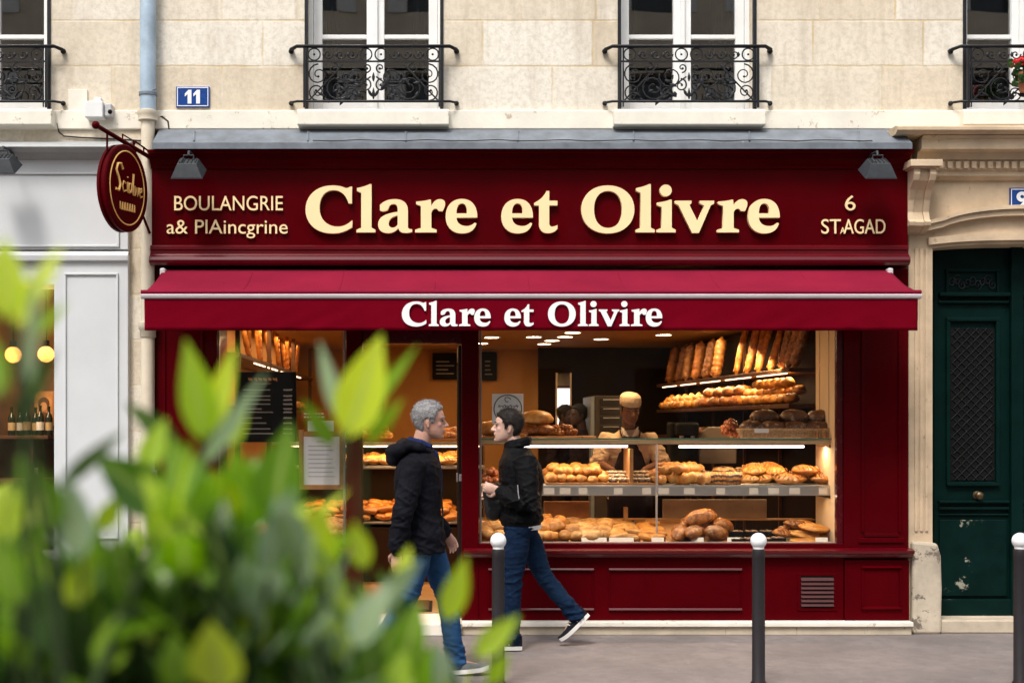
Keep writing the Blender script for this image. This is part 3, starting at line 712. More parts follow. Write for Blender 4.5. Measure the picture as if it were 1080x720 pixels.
# lettering
big = [('C',322.5),('l',376.1),('a',398.9),('r',437.8),('e',470),('e',528.6),('t',563.3),('O',612.9),('l',670.2),('i',692.2),('v',711.6),('r',756),('e',788.4)]
serif('lettering', big, 1/3.6, 245.5, YF-.022, .020, M['cream'], f)
sans('side_lettering', 'BOULANGRIE', 184, 298.5, 222, 16, YF-.013, .010, M['cream'], f, bold=0)
sans('side_lettering', 'a& PlAincgrine', 176, 303.5, 246.5, 15.5, YF-.013, .010, M['cream'], f, bold=0)
sans('side_lettering', '6', 891, 902, 222, 16.5, YF-.013, .010, M['cream'], f, bold=0)
sans('side_lettering', 'ST', 866, 886.5, 246.5, 16, YF-.013, .010, M['cream'], f, bold=0)
sans('side_lettering', 'A', 886, 891, 246.5, 7, YF-.013, .010, M['cream'], f, bold=0)
sans('side_lettering', 'AGAD', 889.5, 933.5, 246.5, 16, YF-.0135, .010, M['cream'], f, bold=0)

# pilasters, posts, riser, windows (front plane y=-.04)
YP = -.04
def pz(p): return Z(p, YP)
def px_(p): return X(p, YP)
HEAD = Z(283, YP)
pil = MB().box(px_(890), px_(958), YP, .42, pz(578), HEAD)
pil.box(px_(908), px_(911), YP-.012, YP-.001, pz(561), HEAD-.1); pil.box(px_(947), px_(950), YP-.012, YP-.001, pz(561), HEAD-.1)
pil.box(px_(911)+.001, px_(947)-.001, YP-.012, YP-.001, pz(566), pz(562))
put('pilaster', pil, M['red_gloss'], shop, bevel=.004)
put('pilaster_base', MB().box(px_(890.6), px_(958.5), YP-.010, .3, pz(655), pz(590)).box(px_(905), px_(953), YP-.014, YP-.001, pz(572), pz(567)), M['red'], shop, bevel=.004)
pil = MB().box(px_(161), px_(229), YP, .42, pz(655), HEAD)
pil.box(px_(172), px_(175), YP-.012, YP-.001, pz(561), HEAD-.1); pil.box(px_(212), px_(215), YP-.012, YP-.001, pz(561), HEAD-.1)
put('pilaster', pil, M['red_gloss'], shop, bevel=.004)
put('window_edge', MB().box(px_(883.5), px_(889.8), YP+.02, .024, pz(573), HEAD), M['red_dark'], shop)
put('post', MB().box(px_(365), px_(382), YP, .12, pz(655), HEAD), M['red'], shop, bevel=.006)
put('post', MB().box(px_(487), px_(505), YP, .12, pz(655), HEAD), M['red'], shop, bevel=.006)
put('header', MB().box(px_(230), px_(365)-.001, YP+.02, .10, pz(346), HEAD).box(px_(505)+.001, px_(890)-.001, YP+.02, .10, pz(345), HEAD), M['red_dark'], shop)
put('door_header', MB().box(px_(382)+.001, px_(487)-.001, YP+.01, .12, pz(362), HEAD), M['red_dark'], shop, bevel=.004)
# stall risers with raised panels
def riser(a, b, panels, z_top=573):
    r = MB().box(px_(a), px_(b), YP, .10, pz(655), pz(z_top))
    ro = put('stall_riser', r, M['red'], shop, bevel=.003)
    m = MB(); t = .011
    for (l, q, u, d) in panels:
        x0, x1, z1, z0 = px_(l), px_(q), pz(u), pz(d)
        for zz in (z0, z1):
            m.prism_x([(YP-.001, zz-t), (YP-.018, zz-t*.7), (YP-.024, zz), (YP-.018, zz+t*.9), (YP-.001, zz+t)], x0, x1)
        sd = MB().box(x0, x0+.010, YP-.008, YP-.001, z0+t+.001, z1-t-.001).box(x1-.010, x1, YP-.008, YP-.001, z0+t+.001, z1-t-.001); put('panel_side', sd, M['red'], ro)
    put('panel_moulding', m, M['red_mould'], ro)
    return ro
r1 = riser(505.2, 889.8, [(642,782,600,642), (515,626,600,642)])
r2 = riser(229.2, 364.8, [(240,356,600,642)])
put('panel_moulding', MB().prism_x([(YP-.011,pz(641)-.016),(YP-.032,pz(641)),(YP-.011,pz(641)+.016)], px_(908), px_(950)).prism_x([(YP-.011,pz(598)-.016),(YP-.032,pz(598)),(YP-.011,pz(598)+.016)], px_(908), px_(950)).box(px_(908), px_(910), YP-.02, YP-.011, pz(639), pz(600)).box(px_(948), px_(950), YP-.02, YP-.011, pz(639), pz(600)), M['red'], shop)
led = MB()
prof = lambda: [(YP+.001,pz(588.5)),(YP-.025,pz(587)),(YP-.05,pz(583.5)),(YP-.075,pz(582.5)),(YP-.08,pz(579.5)),(YP-.03,pz(578)),(YP+.001,pz(577.5))]
led.prism_x(prof(), px_(489), px_(961)); led.prism_x(prof(), px_(160), px_(381))
put('ledge', led, M['red_mould'], shop)
# vent
v = MB(); vx0, vx1, vz0, vz1 = px_(841), px_(882.5), pz(643.5), pz(604)
v.box(vx0, vx1, YP-.008, YP-.001, vz0, vz0+.02).box(vx0, vx1, YP-.008, YP-.001, vz1-.02, vz1).box(vx0, vx0+.025, YP-.008, YP-.001, vz0+.021, vz1-.021).box(vx1-.025, vx1, YP-.008, YP-.001, vz0+.021, vz1-.021)
vo = put('vent', v, M['red'], shop, bevel=.002)
put('vent_backing', MB().box(vx0+.025, vx1-.025, YP-.003, YP-.0015, vz0+.02, vz1-.02), M['black'], vo)
sl_ = MB(); n = 7
for i in range(n):
    z = vz0+.03 + (vz1-vz0-.06)*i/n
    sl_.prism_x([(YP-.004, z+.028), (YP-.020, z+.006), (YP-.016, z+.003), (YP-.004, z+.022)], vx0+.027, vx1-.027)
put('louvre', sl_, simple('vent_louvre_paint', (.06,.012,.012), .5), vo)
# plinth and threshold
pl = MB().box(X(487,-.1), X(963,-.12), -.135, .40, Z(660.5,-.12), Z(655.5,-.12))
po = put('plinth_cap', pl, M['stone_pale'], shop, bevel=.006)
put('plinth', MB().box(X(487,-.1), X(962,-.12), -.112, .40, 0.0, Z(660.5,-.12)-.002), M['plinth'], shop, bevel=.006)
jt = MB()
for q in (600, 690, 765, 840, 912): jt.box(X(q,-.12), X(q+1,-.12), -.1145, -.1125, .004, Z(661.5,-.12))
pass
put('joint', jt, M['stone_dirty'], po)
put('plinth', MB().box(X(160,-.1), X(382,-.1), -.125, .40, 0, Z(655.5,-.12)), M['plinth'], shop, bevel=.008)
put('threshold', MB().box(X(382,-.1)+.002, X(487,-.1)-.002, -.16, .40, 0, .095), M['stone_pale'], shop, bevel=.01)
# windows
def window(a, b, top, bot, y=.03):
    fr = MB(); x0, x1, z0, z1 = X(a,y), X(b,y), Z(bot,y), Z(top,y); t = .018
    fr.box(x0, x1, y-.02, y+.02, z0, z0+t); fr.box(x0, x0+t, y-.02, y+.02, z0+t, z1); fr.box(x1-t, x1, y-.02, y+.02, z0+t, z1)
    o = put('window', fr, simple('grey_window_bead', (.30,.22,.19), .35, metal=.3), shop, bevel=.002)
    put('pane', MB().quad((x0+t, y, z0+t), (x1-t, y, z0+t), (x1-t, y, z1), (x0+t, y, z1)), M['pane'], o)
    return o
window(505.5, 883.2, 330, 573.5); window(229.5, 364.6, 330, 577)
# open glazed door leaf, swung in against the right jamb
dl = MB(); dx = X(483,.1); y0, y1 = .13, 1.03; z0, z1 = .11, Z(364,.12)
dl.box(dx, dx+.045, y0, y0+.085, z0, z1).box(dx, dx+.045, y1-.085, y1, z0, z1).box(dx, dx+.045, y0+.086, y1-.086, z0, z0+.2).box(dx, dx+.045, y0+.086, y1-.086, z1-.1, z1)
do = put('door', dl, simple('dark_bronze_door', (.022,.014,.012), .35, metal=.3), shop, bevel=.004)
put('pane', MB().quad((dx+.022, y0+.08, z0+.19), (dx+.022, y1-.08, z0+.19), (dx+.022, y1-.08, z1-.09), (dx+.022, y0+.08, z1-.09)), M['cab_glass'], do)
put('lock', MB().box(dx-.012, dx-.001, y0+.015, y0+.07, Z(508,.13), Z(499,.13)).box(dx+.008, dx+.035, y0-.006, y0-.001, Z(507,.13), Z(500,.13)), M['alu'], do, bevel=.002)
# cream display-side panel at the right end
put('side_panel', MB().box(X(882.5,.05), X(882.5,.05)+.03, .052, .62, .1, 2.6), M['cream_wall'], shop)
put('side_panel_trim', MB().box(X(882.5,.05)-.006, X(882.5,.05)-.001, .25, .27, 1.6, 2.55).box(X(882.5,.05)-.006, X(882.5,.05)-.001, .5, .52, 1.6, 2.55).box(X(882.5,.05)-.006, X(882.5,.05)-.001, .272, .498, 2.1, 2.12), M['cream_wall'], shop)

# ---------------------------------------------------------------- awning
aw = thing('awning', 'burgundy awning with white lettering on its straight valance over the shop', 'awning')
yb, yf = -.125, -.69
zb, zfr = Z(285,yb), Z(309,yf)
xl, xr = X(151,yf), X(969,yf)
top = MB(); NX, NY = 200, 10
vs_ = []
for j in range(NY+1):
    t = j/NY
    for i in range(NX+1):
        u = i/NX; x = xl+.02 + (xr-xl-.04)*u
        sag = -.018*math.sin(math.pi*t)*(1+.35*math.sin(u*9*math.pi)**2) + .007*noise.noise(Vector((u*14, t*2.2, 0)))*math.sin(math.pi*t) + .003*noise.noise(Vector((u*60, t*3, 5)))*math.sin(math.pi*t)
        vs_.append((x, yb+(yf-yb)*t, zb+(zfr+.012-zb)*t+sag))
top.add(vs_, [(j*(NX+1)+i, j*(NX+1)+i+1, (j+1)*(NX+1)+i+1, (j+1)*(NX+1)+i) for j in range(NY) for i in range(NX)])
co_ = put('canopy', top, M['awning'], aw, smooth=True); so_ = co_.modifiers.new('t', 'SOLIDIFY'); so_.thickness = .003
se = MB()
for u in (.125,.25,.375,.5,.625,.75,.875):
    x = xl+.02+(xr-xl-.04)*u; se.tube([(x, yb+(yf-yb)*t, zb+(zfr+.012-zb)*t-.018*math.sin(math.pi*t)*(1+.35*math.sin(u*9*math.pi)**2)+.003) for t in (0,.15,.3,.45,.6,.75,.9,1)], .0028, 5)
put('seam', se, M['awning'], co_, smooth=True)
bar = MB().prism_x([(yf-.030,zfr-.034),(yf-.036,zfr-.016),(yf-.028,zfr-.010),(yf+.03,zfr-.010),(yf+.03,zfr-.042),(yf-.02,zfr-.042)], xl-.012, xr+.012)
put('front_bar', bar, M['pale_bar'], aw, bevel=.002)
put('roll_edge', MB().tube([(xl-.012,yf-.012,zfr+.006),(xr+.012,yf-.012,zfr+.006)], .016, 12), M['awning'], aw, smooth=True)
va = MB(); vs_ = []; NX, NY = 240, 8; zt, zv = zfr-.040, Z(348.5,yf)
for j in range(NY+1):
    t = j/NY
    for i in range(NX+1):
        u = i/NX
        yy = yf-.014 + t*(.014*noise.noise(Vector((u*9, t*.8, 3))) + .006*noise.noise(Vector((u*34+t*3, t, 7)))) + .010*max(0,u-.86)*7*t*noise.noise(Vector((u*40-t*2.5, t*1.5, 1)))
        vs_.append((xl+.012+(xr-xl-.024)*u, yy, zt+(zv-zt)*t + (.004*noise.noise(Vector((u*11,0,1))) if j == NY else 0)))
va.add(vs_, [(j*(NX+1)+i, j*(NX+1)+i+1, (j+1)*(NX+1)+i+1, (j+1)*(NX+1)+i)[::-1] for j in range(NY) for i in range(NX)])
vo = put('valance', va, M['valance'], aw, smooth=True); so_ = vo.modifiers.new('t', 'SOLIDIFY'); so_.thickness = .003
small = [('C',423.8),('l',452.2),('a',463.8),('r',484.1),('e',500.1),('e',531.9),('t',549.9),('O',577.9),('l',609.4),('i',620.9),('v',631.6),('i',653.4),('r',665.5),('e',681)]
serif('lettering', small, 1/6.85, 343.8, yf-.030, .0015, M['white'], vo)
hm = MB().box(xl+.012, xr-.012, yf-.013, yf-.010, zv+.012, zv+.0135)
for sx, x in ((1, xl+.25), (-1, xr-.25)):
    arm = MB().tube([(x, yb, zb-.07), (x+sx*.5, (yb+yf)/2, zb-.21), (x-sx*.02, yf+.03, zfr-.035)], .018, 8)
    put('folding_arm', arm, M['alu'], aw, smooth=True)
for xe in (xl+.006, xr-.048): put('end_bracket', MB().box(xe, xe+.042, yb-.06, YF+.02, zb-.09, zb+.012), M['pale_bar'], aw, bevel=.012)
put('roller', MB().tube([(xl+.05,yb+.03,zb-.05),(xr-.05,yb+.03,zb-.05)], .045, 14), M['awning'], aw, smooth=True)

# ---------------------------------------------------------------- floodlights
def flood(px, py, label, y=-.40):
    t = thing('floodlight', label, 'floodlight', (X(px,y), y, Z(py,y)))
    h = MB()
    def fr(z, hx, y0, y1): return [(-hx,y0,z),(hx,y0,z),(hx,y1,z),(-hx,y1,z)]
    a = fr(.062, .085, -.05, .09); b = fr(-.055, .135, -.12, .12); c = fr(-.070, .142, -.126, .126)
    vs2 = a+b+c
    fs = [(3,2,1,0)] + [(i,(i+1)%4,4+(i+1)%4,4+i) for i in range(4)] + [(4+i,4+(i+1)%4,8+(i+1)%4,8+i) for i in range(4)] + [(8,9,10,11)]
    h.add(vs2, [tuple(x[::-1]) for x in fs]); h.tube([(-.055,-.03,.06),(-.055,-.02,.078),(-.055,.06,.078),(-.055,.07,.06)], .008, 6); 
    for i in range(5): h.box(-.07+.035*i-.003, -.07+.035*i+.003, -.03, .08, .063, .075)
    put('housing', h, M['lamp_grey'], t, bevel=.006, rot=(R(30),0,0)).scale = (1,1,.86)
    put('lens', MB().box(-.125, .125, -.108, .108, -.0745, -.0702), M['lamp_glass'], t, rot=(R(30),0,0)).scale = (1,1,.86)
    br = MB().tube([(-.045,.02,.07),(-.045,.02,.115),(.045,.02,.115),(.045,.02,.07)], .008, 6).tube([(0,.02,.115),(0,.03,.15),(0,.20,.16),(0,.325,.13)], .012, 8)
    br.box(-.03,.03,.315,.333,.09,.165)
    put('bracket', br, M['lamp_grey'], t)
    t.scale = (.84,.84,.84)
    return t
fl1 = flood(198.5, 177, 'grey floodlight under the cornice beside the oval sign')
fl2 = dup(fl1, (X(926.5,-.40), -.40, Z(177,-.40)), label='grey floodlight under the cornice beside the stone console')
fl3 = dup(fl1, (X(2,-.36), -.36, Z(172,-.36)), label='floodlight on the pale grey shopfront at the left edge')

# ---------------------------------------------------------------- oval hanging sign
sg = thing('hanging_sign', 'burgundy oval hanging sign with gold script on a wall bracket', 'hanging sign', (0,0,0))
A = Vector((X(158,-.13), -.13, Z(166,-.13))); B = Vector((X(101,-.75), -.75, Z(132,-.75)))
u = Vector((B.x-A.x, B.y-A.y, 0)).normalized(); nrm = Vector((-u.y, u.x, 0))
if nrm.x < 0: nrm = -nrm
bk = MB().tube([A, B], .017, 8).ball(B, .030, 10, 6).tube([A+Vector((0,0,.04)), A+(B-A)*.28+Vector((0,0,.055)), A+(B-A)*.32], .007, 6)
for f_ in (.12, .32, .52): bk.tube([A+(B-A)*f_, A+(B-A)*f_+Vector((0,0,.05))], .006, 6)
bk.tube([A+(B-A)*.1+Vector((0,0,.05)), A+(B-A)*.52+Vector((0,0,.05))], .006, 6)
cs = A + (B-A)*.52; cz = Z(199,-.45)
cs = Vector((cs.x, cs.y, cz)); RW, RH, TH = .265, .325, .042
for f_ in (.28, .80):
    q = A + (B-A)*f_; bk.tube([q, Vector((q.x, q.y, cz + RH*.72))], .008, 6)
bk.tube([cs - u*RW*.9 + Vector((0,0,-.14)), Vector((X(158,-.13), -.13, Z(246,-.13)))], .010, 6)
put('bracket', bk, M['red'], sg, smooth=True)
Mx = Matrix(((u.x*-1, 0, nrm.x, cs.x), (u.y*-1, 0, nrm.y, cs.y), (0, 1, 0, cs.z), (0,0,0,1)))   # local x -> towards wall (reads left to right), y up, z out of the face
n = 48; d = MB(); prof = [(.97,-TH),(1.0,-TH+.008),(1.0,-.012),(.955,-.010),(.955,.010),(1.0,.012),(1.0,TH-.008),(.97,TH)]
vs2 = [(RW*s_*math.cos(2*math.pi*k/n), RH*s_*math.sin(2*math.pi*k/n), z) for s_, z in prof for k in range(n)]
m_ = len(prof); fs = [(i*n+k, i*n+(k+1)%n, (i+1)*n+(k+1)%n, (i+1)*n+k) for i in range(m_-1) for k in range(n)] + [tuple(range(n))[::-1], tuple((m_-1)*n+k for k in range(n))]
d.add(vs2, fs).xform(Mx); dob = put('board', d, M['red'], sg)
for zz in (TH, -TH):
    g = MB().tube([(RW*.80*math.cos(2*math.pi*k/n), RH*.84*math.sin(2*math.pi*k/n), zz) for k in range(n)], .006, 6, closed=True).xform(Mx); put('gold_line', g, M['gold'], dob, smooth=True)
s = MB(); zt_ = TH+.002
def stroke(pts, r=.007): s.tube([(x*RW, y*RH, zt_) for x, y in pts], r, 6)
stroke([(-.22,.40),(-.30,.52),(-.45,.50),(-.52,.36),(-.42,.22),(-.34,.06),(-.40,-.10),(-.55,-.08)], .011)
stroke([(-.08,.10),(-.18,.14),(-.24,.02),(-.18,-.10),(-.06,-.06)]); stroke([(0,.14),(-.01,-.06),(.04,-.10)]); stroke([(0,.24),(.01,.26)])
stroke([(.18,.12),(.08,.12),(.05,.0),(.10,-.10),(.18,.0),(.19,.12),(.18,-.08)]); stroke([(.28,.36),(.25,.1),(.26,-.10),(.30,-.12)], .009)
stroke([(.34,.10),(.36,-.12),(.43,.06),(.47,-.12),(.54,.08)]); stroke([(.56,-.04),(.66,.0),(.66,.08),(.58,.06),(.56,-.06),(.62,-.14),(.70,-.10)])
x = -.34
for i in range(6):
    stroke([(x,-.34),(x+.01,-.50),(x+.07,-.52),(x+.09,-.36),(x+.10,-.52)], .006); x += .115
s.xform(Mx); put('script', s, M['gold'], dob, smooth=True)

# ---------------------------------------------------------------- pale grey shop on the left
gs = thing('grey_shopfront', 'pale grey panelled shopfront beside the bakery', 'shopfront')
g = MB(); yg = -.06
XL = -6.4
g.box(XL, X(135,yg), yg, .42, Z(263,yg), Z(166,yg))
g.box(X(57,yg), X(135,yg), yg, .42, .0, Z(268,yg)); g.box(XL, -4.9, yg, .42, 0, Z(268,yg))
g.box(-4.9, X(57,yg)-.001, yg+.02, .3, 0, .62); g.box(-4.9, X(57,yg)-.001, yg+.02, .3, Z(300,yg), Z(268,yg))
put('panelling', g, M['grey_paint'], gs, bevel=.004)
m = MB(); t_ = .015
def frame(x0, x1, z0, z1, y=yg):
    m.box(x0, x1, y-.015, y-.001, z0, z0+t_); m.box(x0, x1, y-.015, y-.001, z1-t_, z1); m.box(x0, x0+t_, y-.015, y-.001, z0+t_+.001, z1-t_-.001); m.box(x1-t_, x1, y-.015, y-.001, z0+t_+.001, z1-t_-.001)
frame(XL+.2, X(126,yg), Z(262,yg)+.01, Z(182,yg)); frame(X(68,yg), X(125,yg), Z(568,yg), Z(288,yg))
m.prism_x([(yg-.001,Z(276,yg)),(yg-.03,Z(275,yg)),(yg-.035,Z(270,yg)),(yg-.02,Z(266,yg)),(yg-.001,Z(265,yg))], XL, X(136,yg))
put('moulding', m, M['grey_paint'], gs, bevel=.003)
put('cornice', MB().prism_x([(0,Z(149)),(-.20,Z(152,-.2)),(-.21,Z(155,-.2)),(-.17,Z(157,-.17)),(-.12,Z(161,-.12)),(-.10,Z(165,-.1)),(yg-.001,Z(169,yg)),(0,Z(169))], XL, X(137,-.1)), M['grey_dark'], gs)
put('pane', MB().quad((-4.9,.05,.6),(X(57,.05),.05,.6),(X(57,.05),.05,Z(300,.05)),(-4.9,.05,Z(300,.05))), M['pane'], gs)
M['brown_in'] = simple('brown_shop_interior', (.16,.085,.04), .7, var=.3, vscale=2)
for nm, bx in (('back_wall', (-8.6,-2.3,3.0,3.06,0,3.3)), ('side_wall', (-2.36,-2.3,.46,3.0,0,3.3)), ('interior_floor', (-8.6,-2.36,.43,3.0,0,.05)), ('interior_ceiling', (-8.6,-2.36,.43,3.0,3.2,3.3))):
    put(nm, MB().box(*bx), M['brown_in'], gs)
def lampg(px, py, y, lb):
    t = thing('pendant_lamp', lb, 'pendant lamp', (X(px,y), y, Z(py,y)), group=None)
    put('bulb', MB().ball((0,0,0), .068, 18, 12), M['globe'], t, smooth=True)
    put('cord', MB().tube([(0,0,.075),(0,0,3.19-Z(py,y))], .006, 6).lathe([(.001,.12),(.028,.115),(.03,.066),(.001,.06)], n=12), M['cable'], t)
lampg(14, 374, .75, 'glowing amber globe pendant lamp farther from the grey pilaster'); lampg(48.5, 373.5, .75, 'glowing amber globe pendant lamp right beside the grey pilaster')
t = thing('display_shelf', 'dark wooden shelf unit in the grey shop window', 'shelf', (0,0,0))
ys = .75
put('shelf_board', MB().box(-4.6, X(62,ys+.3), ys, ys+.35, Z(459,ys)-.03, Z(459,ys)), M['wood'], t, bevel=.004)
put('shelf_board', MB().box(-4.6, X(62,ys+.3), ys, ys+.35, Z(505,ys)-.03, Z(505,ys)), M['wood'], t, bevel=.004)
put('back_board', MB().box(-4.6, X(64,ys+.3), ys+.36, ys+.40, .3, 2.1), M['wood'], t)
put('upright', MB().box(X(30,ys), X(33,ys), ys+.05, ys+.34, .05, Z(462,ys)-.012).box(-4.6, -4.55, ys+.05, ys+.34, .05, Z(462,ys)-.03), M['wood'], t)
t = thing('framed_picture', 'small framed portrait leaning above the bottles in the grey shop', 'picture', (X(47,1.08), 1.075, Z(449,1.08)))
put('frame', MB().box(-.085,.085,-.012,.012,0,.30), M['wood_light'], t, bevel=.004); put('picture', MB().box(-.07,.07,-.016,-.0125,.015,.285), simple('ochre_picture', (.45,.23,.09), .6, var=.4, vscale=12), t)
fg = MB().ball((0,-.018,.17), (.032,.004,.045), 14, 8); put('face', fg, simple('painted_skin', (.55,.30,.16), .6), t, smooth=True)
put('painted_hair', MB().ball((0,-.0165,.19), (.05,.004,.06), 14, 8).ball((0,-.0165,.06), (.062,.004,.06), 14, 8), simple('painted_dark', (.10,.04,.025), .6), t, smooth=True)
bt = None
blab = ['dark wine bottle leftmost on the shelf of the grey shop','second dark wine bottle on the shelf of the grey shop','third dark wine bottle, left of the small picture','dark bottle standing under the left edge of the small picture','dark bottle with a white label under the small picture','dark bottle closest to the grey pilaster on the shelf']
bm_ = [simple('dark_green_bottle', (.012,.02,.012), .12, coat=.4), M['paper']]
for i, q in enumerate((14, 22, 30, 38, 44, 52)):
    t = thing('wine_bottle', blab[i], 'bottle', (X(q,.9), .86+.03*(i%2), Z(459,.75)), group='bottles on the shelf of the grey shop')
    hh = random.uniform(.9,1.08)
    put('glass', MB().lathe([(.001,0),(.034,0),(.037,.01),(.037,.17),(.030,.2),(.014,.225),(.013,.275),(.015,.277),(.015,.29),(.001,.29)], n=16).xform(Matrix.Scale(hh*.85, 4)), bm_[0], t, smooth=True)
    put('label', MB().lathe([(.0376,.05),(.0376,.13)], n=16).xform(Matrix.Scale(hh*.85, 4)), bm_[1] if i in (1,4) else simple('buff_label', (.45,.35,.2), .7), t)
t = thing('wine_bottle', 'bottle with a pale label on the lower shelf of the grey shop', 'bottle', (X(36,.85), .85, Z(505,.75)), group=None)
put('glass', MB().lathe([(.001,0),(.034,0),(.037,.01),(.037,.17),(.030,.2),(.014,.225),(.013,.275),(.015,.277),(.015,.29),(.001,.29)], n=16).xform(Matrix.Scale(.85, 4)), bm_[0], t, smooth=True)
put('label', MB().lathe([(.0376,.03),(.0376,.11)], n=16).xform(Matrix.Scale(.85, 4)), M['paper'], t)
def area(name, loc, sx, sy, e, c, rot=(0,0,0), spread=None):
    l = bpy.data.lights.new(name, 'AREA'); l.shape = 'RECTANGLE'; l.size = sx; l.size_y = sy; l.energy = e; l.color = c
    o = bpy.data.objects.new(name, l); COL.objects.link(o); o.location = loc; o.rotation_euler = rot; return o
def point(name, loc, e, c, r=.05):
    l = bpy.data.lights.new(name, 'POINT'); l.energy = e; l.color = c; l.shadow_soft_size = r
    o = bpy.data.objects.new(name, l); COL.objects.link(o); o.location = loc; return o
point('pendant_glow', (X(14,.75), .45, Z(374,.7)-.2), 12, (1,.6,.25), .08); point('pendant_glow', (-3.9, 1.6, 2.4), 40, (1,.6,.25), .1)

# ---------------------------------------------------------------- bollards
def bollard(px, label, first=None):
    y = -2.06; loc = (X(px,y), y, 0)
    if first is not None: return dup(first, loc, label=label)
    t = thing('bollard', label, 'bollard', loc, group='bollards along the pavement edge')
    zc = Z(570,y); rb = .050
    put('post', MB().lathe([(.048,0),(.048,.03),(.040,.04),(.0385,zc-.1),(.040,zc-.058),(.036,zc-.052),(.001,zc-.05)], n=24), M['bollard'], t, smooth=True)
    put('ball', MB().lathe([(.034,zc-.0495),(.034,zc-.036)], n=24).ball((0,0,zc), rb, 24, 16), M['bollard_ball'], t, smooth=True)
    return t
b0 = bollard(525.5, 'white topped bollard in front of the man with the bag')
bollard(800, 'white topped bollard in front of the louvred vent', b0); bollard(1076, 'white topped bollard in front of the green door', b0)
# ---------------------------------------------------------------- shop room
CE = 2.62
def struct(name, mb, m, label): return tag(put(name, mb, m), label, None, None, 'structure')
struct('shop_floor', MB().box(-2.1, 3.5, .41, 7.1, -.01, .10), M['tile'], 'tan tiled floor inside the bakery')
struct('shop_ceiling', MB().box(-2.1, 3.5, .13, 7.1, CE, CE+.1), M['ceil'], 'dim ochre ceiling inside the bakery')
struct('shop_wall', MB().box(-2.1, 3.5, 7.0, 7.1, .1, CE), M['wall_in'], 'ochre back wall inside the bakery')
struct('shop_wall', MB().box(-2.15, -2.05, .13, 7.0, .1, CE), M['wall_in'], 'left side wall inside the bakery')
struct('shop_wall', MB().box(3.42, 3.5, .13, 7.0, .1, CE), M['wall_dark'], 'right side wall behind the bread shelves')
pt = thing('partition', 'dark brown partition with a bright narrow opening behind the baker', 'partition')
xa_, xb_ = X(586,6.6), X(602.5,6.6); za_, zb_ = Z(393,6.6), Z(447,6.6)
x0_ = X(568,6.6)
put('panel', MB().box(x0_, xa_, 6.6, 6.7, .1, CE-.002).box(xb_, 3.41, 6.6, 6.7, .1, CE-.002).box(xa_, xb_, 6.6, 6.7, za_, CE-.002).box(xa_, xb_, 6.6, 6.7, .1, Z(470,6.6)), M['wall_dark'], pt)
put('opening_frame', MB().box(xa_, xa_+.02, 6.56, 6.598, Z(470,6.6), za_).box(xb_-.02, xb_, 6.56, 6.598, Z(470,6.6), za_), M['cream_wall'], pt)
put('lit_window', MB().box(xa_-.05, xb_+.05, 6.85, 6.9, Z(470,6.6)-.1, Z(409,6.6)), M['daylight'], pt)
put('blind', MB().box(xa_-.05, xb_+.05, 6.80, 6.83, Z(409,6.6), za_+.1), simple('pale_blind', (.6,.5,.38), .7), pt)
put('opening_rail', MB().box(xa_, xb_, 6.62, 6.66, Z(408.5,6.6), Z(406.5,6.6)), M['wood'], pt)
# dark menu boards on the back wall
def board(a, b, c, d, lb, y=6.9):
    t = thing('menu_board', lb, 'menu board'); put('panel', MB().box(X(a,y), X(b,y), y, y+.05, Z(d,y), Z(c,y)), M['black'], t, bevel=.006)
    mk = MB()
    for i in range(4):
        zz = Z(c+(d-c)*(.35+.15*i), y); mk.box(X(a+4,y), X(a+4+(b-a-8)*random.uniform(.6,1),y), y-.004, y-.001, zz, zz+.012)
    put('chalk_line', mk, simple('dim_chalk', (.25,.22,.18), .9), t)
board(456, 484, 372, 400, 'black menu board high on the back wall seen through the doorway')
board(507.5, 524, 371, 401, 'black menu board high on the ochre wall right of the door post')
board(386, 405, 405, 440, 'black board low on the back wall left of the doorway')
# oven cabinet and coffee machine, rounded chair back
t = thing('oven', 'steel bakery oven cabinet with stacked doors behind the baker', 'oven', (0,0,0)); y = 4.6
put('body', MB().box(X(627,y), X(658,y), y, y+.8, .1, Z(417,y)), simple('oven_steel', (.06,.045,.035), .4, metal=.4), t, bevel=.01)
omat = simple('oven_door_dark', (.02,.016,.013), .4, metal=.2)
for i in range(6):
    c = 420+i*9.5; od = put('oven_door', MB().box(X(633,y), X(656,y), y-.015, y-.002, Z(c+7.5,y), Z(c,y)), omat, t, bevel=.005)
    put('handle', MB().tube([(X(636,y), y-.03, Z(c+1.5,y)), (X(653,y), y-.03, Z(c+1.5,y))], .006, 6), M['steel'], od, smooth=True)
put('side_edge', MB().box(X(623,y), X(627,y)-.002, y-.01, y+.8, .1, Z(418,y)), simple('blue_steel', (.22,.25,.28), .4, metal=.5), t)
t = thing('coffee_machine', 'black coffee machine behind the counter beside the baker', 'coffee machine', (X(722,1.7), 1.7, Z(466,1.7)))
put('body', MB().box(-.13,.13,-.02,.22,-.25,.18).box(-.10,.10,-.18,-.021,.06,.17), M['black'], t, bevel=.02)
put('spout', MB().tube([(-.05,-.13,.06),(-.05,-.13,-.02)], .02, 10).tube([(.05,-.13,.06),(.05,-.13,-.02)], .02, 10).tube([(-.05,-.14,.01),(-.05,-.28,-.01)], .012, 8), M['alu'], t, smooth=True)
put('drip_tray', MB().box(-.12,.12,-.2,-.022,-.25,-.21), M['steel'], t, bevel=.005)
t = thing('bar_chair', 'chair with a rounded pale back behind the right of the counter', 'chair', (X(757,1.9), 1.9, .1))
zt = Z(450,1.9)-.1
bk_ = MB().prism_y([(-.17,zt-.34),(.17,zt-.34),(.175,zt-.12),(.15,zt-.04),(.09,zt),(-.09,zt),(-.15,zt-.04),(-.175,zt-.12)], -.015, .015)
put('backrest', bk_, simple('pale_grey_chair', (.22,.18,.14), .5), t, bevel=.01)
